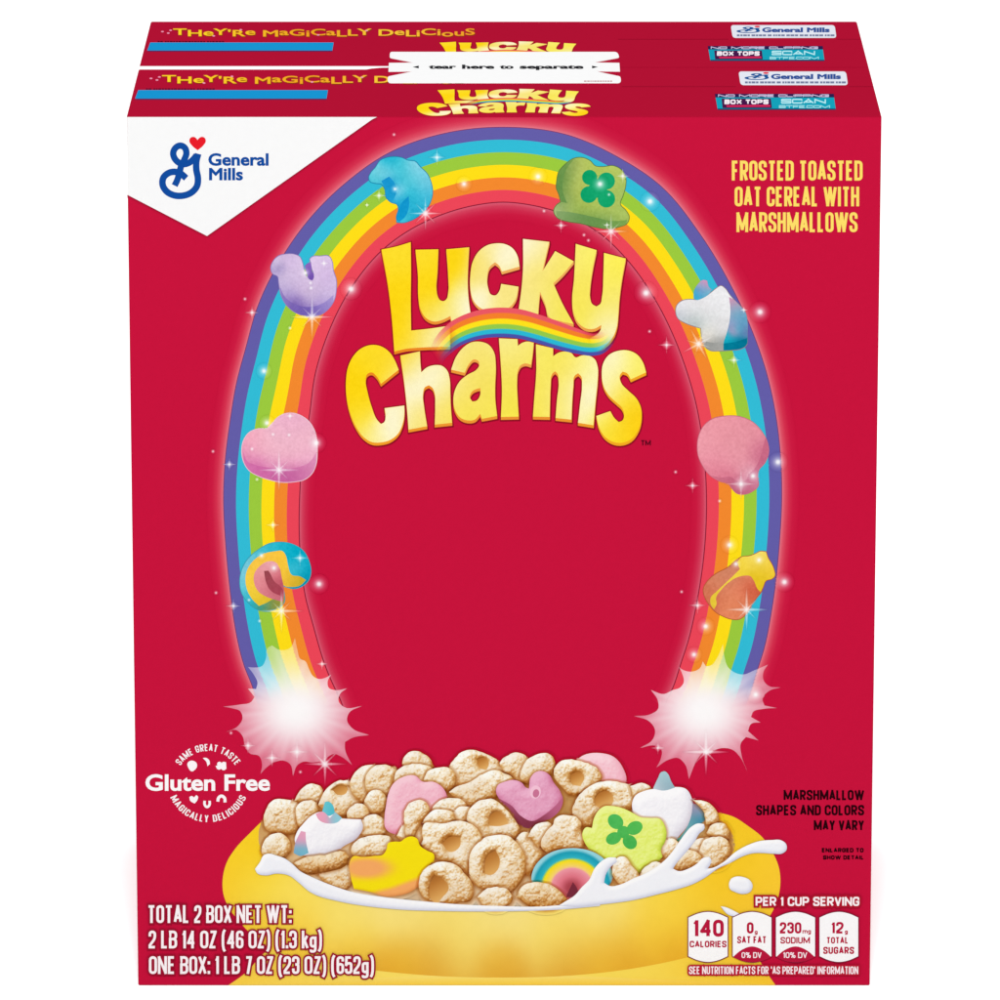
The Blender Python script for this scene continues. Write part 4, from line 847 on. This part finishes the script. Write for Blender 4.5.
charm('orange gold-pot marshmallow tied with yellow on the arch', '703.6,589 708,581 716,574 728,567.6 737,560 741,557.4 750,556 756,553.6 760,551.6 766,552 768,558 771,563 774,570 774.6,576 772,578.6 766,580.6 763,587 761,592 757,597 752,604 748,611 744,616 739,619 732,619 723,616 716,612 709,604 705,597',
      [(708, 590, (214, 122, 90)), (720, 580, (216, 134, 100)), (733, 570, (206, 130, 100)), (712, 600, (206, 106, 74)), (735, 590, (228, 130, 96)), (745, 582, (226, 124, 92)), (728, 602, (232, 140, 102)), (745, 600, (222, 122, 86)), (735, 612, (230, 134, 92)), (756, 594, (206, 94, 64)), (750, 590, (206, 88, 62))],
      [('gold_trim', '737,562 741,557.4 750,556 756,553.6 760,551.6 766,552 768,558 771,563 774,570 774.6,576 772,578.6 766,580.6 763,587 760.6,592 757.6,589 754,581 750,576 745,575.6 738,577 728,583 721,590 716,598 716.6,604 714,609.4 710.6,604 711,597 716,592 726,582.6 735,574 740,569', [(745, 565, (246, 218, 70)), (758, 560, (250, 226, 110)), (768, 570, (244, 206, 60)), (756, 575, (226, 190, 30)), (760, 584, (230, 196, 30)), (740, 572, (244, 212, 60)), (724, 588, (246, 214, 80)), (713, 600, (226, 196, 50)), (750, 565, (244, 214, 80))])], seed=18, edge=(180, 90, 50))

# ---- sparkles (white ink over the print)
SK = [0]
def sparkle(x, y, r, rays4=0, rays8=0, a=.97, rot=0):
    SK[0] = (SK[0]+1) % 7; K9 = 24+SK[0]*.7
    lp = [circle(x, y, r, n=22)]
    rs = [(rot+q*math.pi/2, rays4, max(.75, rays4*.062)) for q in range(4)] if rays4 else []
    if rays8: rs += [(rot+math.pi/4+q*math.pi/2, rays8, max(.7, rays8*.055)) for q in range(4)]
    for an, L, w in rs:
        c, s_ = math.cos(an), math.sin(an); d = np.array([c, s_]); n = np.array([-s_, c]); p = np.array([x, y])
        lp.append(pos(np.array([p+n*w*1.6, p+d*L*.5+n*w*1.1, p+d*L+n*.3, p+d*L-n*.3, p+d*L*.5-n*w*1.1, p-n*w*1.6])))
    def col(V):
        q = V-np.array([x, y]); d = np.hypot(*q.T)
        al = np.interp(d/r, [0, .14, .3, .55, .8, 1], [1, .92, .5, .2, .06, 0])
        for an, L, w in rs:
            u = q@np.array([math.cos(an), math.sin(an)]); v = np.abs(q@np.array([-math.sin(an), math.cos(an)]))
            ww = w*(1-.65*np.clip(u/L, 0, 1)); g = np.clip(1-v/(ww*1.5), 0, 1)*np.clip(1-u/L, 0, 1)**.8*(u > 0)
            al = np.maximum(al, g*.95)
        al = (al*a)[:, None]; return 255*al+under(V, K9)*(1-al)
    return shape('sparkle', lp, col, K9, box, res=.85)
for x, y, L, l8 in [(312, 317, 22, 14), (425.4, 213.4, 17, 14), (611, 231.4, 18, 13), (279, 470, 21, 13), (281.4, 611, 22, 13), (746.6, 609.6, 22, 14), (325, 764, 22, 17), (706, 752, 24, 16)]:
    sparkle(x, y, 6.5, L, l8)
sparkle(698.6, 344, 8, 18, 13, rot=2.65)
for x, y, L in [(252, 312.6, 7), (437, 157.4, 9), (607, 225+.0, 4), (561, 225.4, 8), (229.4, 464.4, 7), (273, 525, 7), (300, 558, 9), (233.4, 606, 8), (666.6, 345, 9), (692.6, 485.6, 8), (697.6, 605.4, 9), (734, 360, 8), (379, 195.6, 7), (622.8, 176, 8), (367, 150+55, 3), (290, 416, 5), (248, 745.6, 8), (272, 758, 9), (297, 752, 12), (743.8, 310, 4), (324, 263.4, 5), (741, 484, 16), (658, 748, 7), (322, 664, 6)]:
    sparkle(x, y, L*.55, L, 0)
for x, y, r in [(351, 289, 11), (760, 312, 11), (646, 293, 12), (316.4, 443, 10), (319, 584, 10), (778, 462, 10), (784.4, 582, 10), (729.6, 545, 9), (464, 184, 8), (538, 176.6, 9), (650, 201.4, 10), (264, 371, 8), (705.6, 626.4, 9), (694, 654.6, 8), (600, 184, 9), (267, 423, 8), (261.5, 555.6, 5), (274, 568, 6), (755.6, 694.6, 9), (305.4, 273, 6), (759, 560, 6), (395, 189, 5), (736, 564, 6), (753, 476, 7)]:
    sparkle(x, y, r)
for x, y in [(245, 299), (394, 134.6), (588.4, 240.4), (544, 211), (649.6, 331.4), (675.6, 472), (681.6, 591.8), (213, 451.4), (216, 592.8), (719.6, 501), (257, 479.4), (584, 235), (231, 733), (300.4, 772), (290, 343-15), (311, 288), (609, 194.6), (273, 434.4), (252, 449), (289, 435), (310.6, 283), (249, 600), (259.6, 621)]:
    sparkle(x, y, 2.6)

# ================================================================== TOP FLAPS
def put_top(root, rear_copy=False):
    return root
T0 = []
def build_top(parent):
    """prints on the top flap of the front box, in photo-scale face coordinates"""
    bar = shape('date_panel', [pos(P('138.2,90 328,90 326.6,98.6 135,98.6'))], (24, 148, 208), 3, parent, TOP, label='plain blue date strip')
    shape('date_panel_edge', [pos(P('137.9,98.5 326.7,98.5 326.5,99.8 134.4,99.8'))], (96, 40, 92), 2, bar, TOP)
    rng = random.Random(4); dl = []; x = 146.0
    while x < 213:
        w = rng.uniform(1.6, 3.2); dl.append(pos(P(f'{x},88.4 {x+w},88.4 {x+w},89.6 {x},89.6'))); x += w+rng.choice([.7, .7, .8, 2.0])
    shape('date_note', dl, (90, 10, 40), 4, bar, TOP)
    # slogan in bouncing capitals
    lp = []; txt = 'THeY\'Re MaGiCaLLY DeLiCiouS'
    base = font_text(txt, .02)
    A = np.vstack(base); lo, hi = A[:, 0].min(), A[:, 0].max()
    for l in base:
        cx = (l[:, 0].mean()-lo)/(hi-lo)
        wob = .10*math.sin(cx*53)
        X = 162+(l[:, 0]-lo)/(hi-lo)*312; Y = 82.6-(l[:, 1]+wob)*6.6/.7+2.0*cx*0
        lp.append(np.c_[X, Y][::-1])
    dk = [l+np.array([.8, .9]) for l in lp]
    s = shape('slogan_lettering', lp, idw([(165, 80, (252, 214, 40)), (250, 80, (248, 200, 40)), (300, 84, (236, 150, 30)), (380, 80, (250, 206, 60)), (470, 80, (240, 160, 40))], 3), 5, parent, TOP, label='yellow bouncing slogan letters')
    shape('slogan_shadow', dk, (150, 60, 20), 4, s, TOP)
    for x, y in [(157, 80), (159.4, 77), (204, 83), (232, 76.4), (312, 82), (362, 77.4), (151, 78.4)]:
        shape('slogan_star', [circle(x, y, 1.5, .8, 10)], (240, 150, 180), 7, s, TOP)
    # small title
    def wp(V): return np.c_[417+(V[:, 0]-346)*(590.5-417)/(646-346), 89.2+(V[:, 1]-242)*(116-89.2)/(445.5-242)]
    tt = title(parent, TOP, wp, 6, 8); tt.name = 'small_title'
    RUw, RLw = wp(RU), wp(RL)
    strip('title_ribbon', RUw, RLw, frr, rib_col, 11, tt, TOP, alpha=True)
    # maker's plaque
    pl = pos(rounded([(738.4, 71.4, 3), (774+72, 71.4, 3), (848, 85.2, 3), (740.6, 85.2, 3)], True))
    q = shape('maker_plaque', [pl], (228, 232, 242), 4, parent, TOP, label='small white maker plaque')
    e2 = [np.c_[745+(l[:, 0]-160)*(767-745)/38, 73.2+(l[:, 1]-142)*(79.8-73.2)/56] for l in em]
    shape('emblem', e2, (30, 84, 150), 5, q, TOP)
    shape('emblem_heart', [circle(766, 73, 3, 1, 12)], (226, 60, 80), 6, q, TOP)
    shape('maker_lettering', fit(font_text('General Mills', .05), 771, 841, 74.2, 78.8, .7), (50, 80, 150), 5, q, TOP)
    rng = random.Random(9); dl = []; x = 745.0
    while x < 842:
        w = rng.uniform(1.6, 4.2); dl.append(pos(P(f'{x},81.4 {x+w},81.4 {x+w},83.4 {x},83.4'))); x += w+rng.choice([.6, .6, .8, 1.6])
    shape('plaque_note', dl, (120, 128, 160), 5, q, TOP)
    # school voucher strip
    b = shape('voucher_strip', [pos(P('715,94 833.6,94 835.8,109.6 717.6,109.6'))], (20, 160, 184), 4, parent, TOP, label='teal voucher strip')
    shape('voucher_header', [pos(P('714.8,93.8 833.8,93.8 834.2,97.4 715.4,97.4'))], (46, 30, 78), 5, b, TOP)
    shape('voucher_header', [pos(P('717.6,108.6 835.6,108.6 835.8,109.8 717.6,109.8'))], (26, 60, 100), 5, b, TOP)
    line('voucher_lettering', 'NO MORE CLIPPING', 718, 829, 94.3, 97.1, (206, 196, 226), 6, b, TOP, t=.3)
    shape('voucher_logo', [pos(P('721.6,98.6 770.8,98.6 772,108.2 722.6,108.2'))], (70, 24, 74), 5, b, TOP)
    line('voucher_lettering', 'BOX TOPS', 724.4, 768.6, 99.4, 104.2, (250, 240, 246), 6, b, TOP, t=.3)
    shape('voucher_logo', [pos(P('726,105.2 770,104.8 770.6,106.8 727,107'))], (214, 40, 90), 6, b, TOP)
    line('voucher_lettering', 'SCAN', 781, 826, 98.8, 103.6, (186, 238, 244), 6, b, TOP, t=.26)
    line('voucher_lettering', 'BTFE.COM', 779, 830, 105.2, 108.2, (160, 228, 236), 6, b, TOP, t=.26)
    shape('flap_crease', [pos(P('622,86.2 736,86.2 736,86.8 622,86.8')), pos(P('849,86.2 873.4,86.2 873.4,86.8 849,86.8'))], (158, 14, 44), 2, parent, TOP)
    return parent
before = set(bpy.data.objects)
build_top(box)
new = [o for o in bpy.data.objects if o not in before]
dup = {}
for o in new:
    c = o.copy(); COL.objects.link(c); dup[o] = c
for o, c in dup.items():
    c.parent = rear if o.parent is box else dup[o.parent]
# added white strip standing in for the pale gap between the boxes
fe = on_top(P('139.4,66.2 397,66.2 372,68.4 366,69.4 138.9,69.4'), 3)
V = np.vstack([fe, fe-[0, 0, .0004]]); n = len(fe)
F = [list(range(n))[::-1]]+[[i, (i+1) % n, n+(i+1) % n, n+i] for i in range(n)]
mesh_obj('gap_strip', V, F, box, solid_mat('white_gap_strip', (.74, .74, .74)), label='added white strip standing in for the gap between the boxes')

# ---- tear-off joining label across both boxes
lab = thing('joining_label', 'white tear-off strip label stuck across the tops of both red boxes', 'label', (0, HD+GAP/2, BH))
lo = rounded([(390, 51.8, 2), (617.6, 51.8, 4), (619.4, 57.6, 1.5), (594, 62.4, 0), (619.4, 62.8, 0), (620, 71.4, 0), (596, 71.2, 0), (620.4, 76.4, 1.5), (621.4, 83.0, 4), (387.6, 83.0, 3), (387.8, 76.4, 1.5), (413, 71.3, 0), (388.4, 71.6, 0), (388.9, 62.8, 0), (413.4, 62.6, 0), (389.6, 57.8, 1.5)], True)
V2, T2 = tess([pos(lo)])
LZ = 22
top3 = on_top(V2, LZ); loop3 = on_top(pos(lo), LZ); low = loop3-[0, 0, .00018]
# lay it down as a thin sheet with its cut edge
n0 = len(top3); m0 = len(loop3)
Vv = np.vstack([top3, loop3, low]); Ff = [list(t) for t in T2]+[[n0+i, n0+(i+1) % m0, n0+m0+(i+1) % m0, n0+m0+i] for i in range(m0)]
sheet = mesh_obj('label_sheet', Vv, Ff, lab, solid_mat('white_label_paper', tuple(lin((250, 250, 250))/E_TOP)))
lk = LZ+2
rows = []
x = 0
for w_, x0, x1 in [('tear', 428.6, 456.4), ('here', 462, 494.4), ('to', 499.6, 513.6), ('separate', 519.6, 583.6)]:
    g = fit(font_text(w_, .05), x0, x1, 65.2, 68.6, .62); rows += g
shape('label_lettering', rows, (40, 40, 44), lk, sheet, TOP)
shape('tear_arrow', [pos(P('412.6,67 418.8,65.6 418.8,68.4'))], (40, 40, 44), lk, sheet, TOP)
shape('tear_arrow', [pos(P('598,67 592,65.6 592,68.4'))], (40, 40, 44), lk, sheet, TOP)
rng = random.Random(2); dl = []; x = 584.0
while x < 611:
    w = rng.uniform(1.2, 2.6); dl.append(pos(P(f'{x},80.6 {x+w},80.6 {x+w},81.7 {x},81.7'))); x += w+.6
shape('label_note', dl, (190, 140, 140), lk, sheet, TOP)
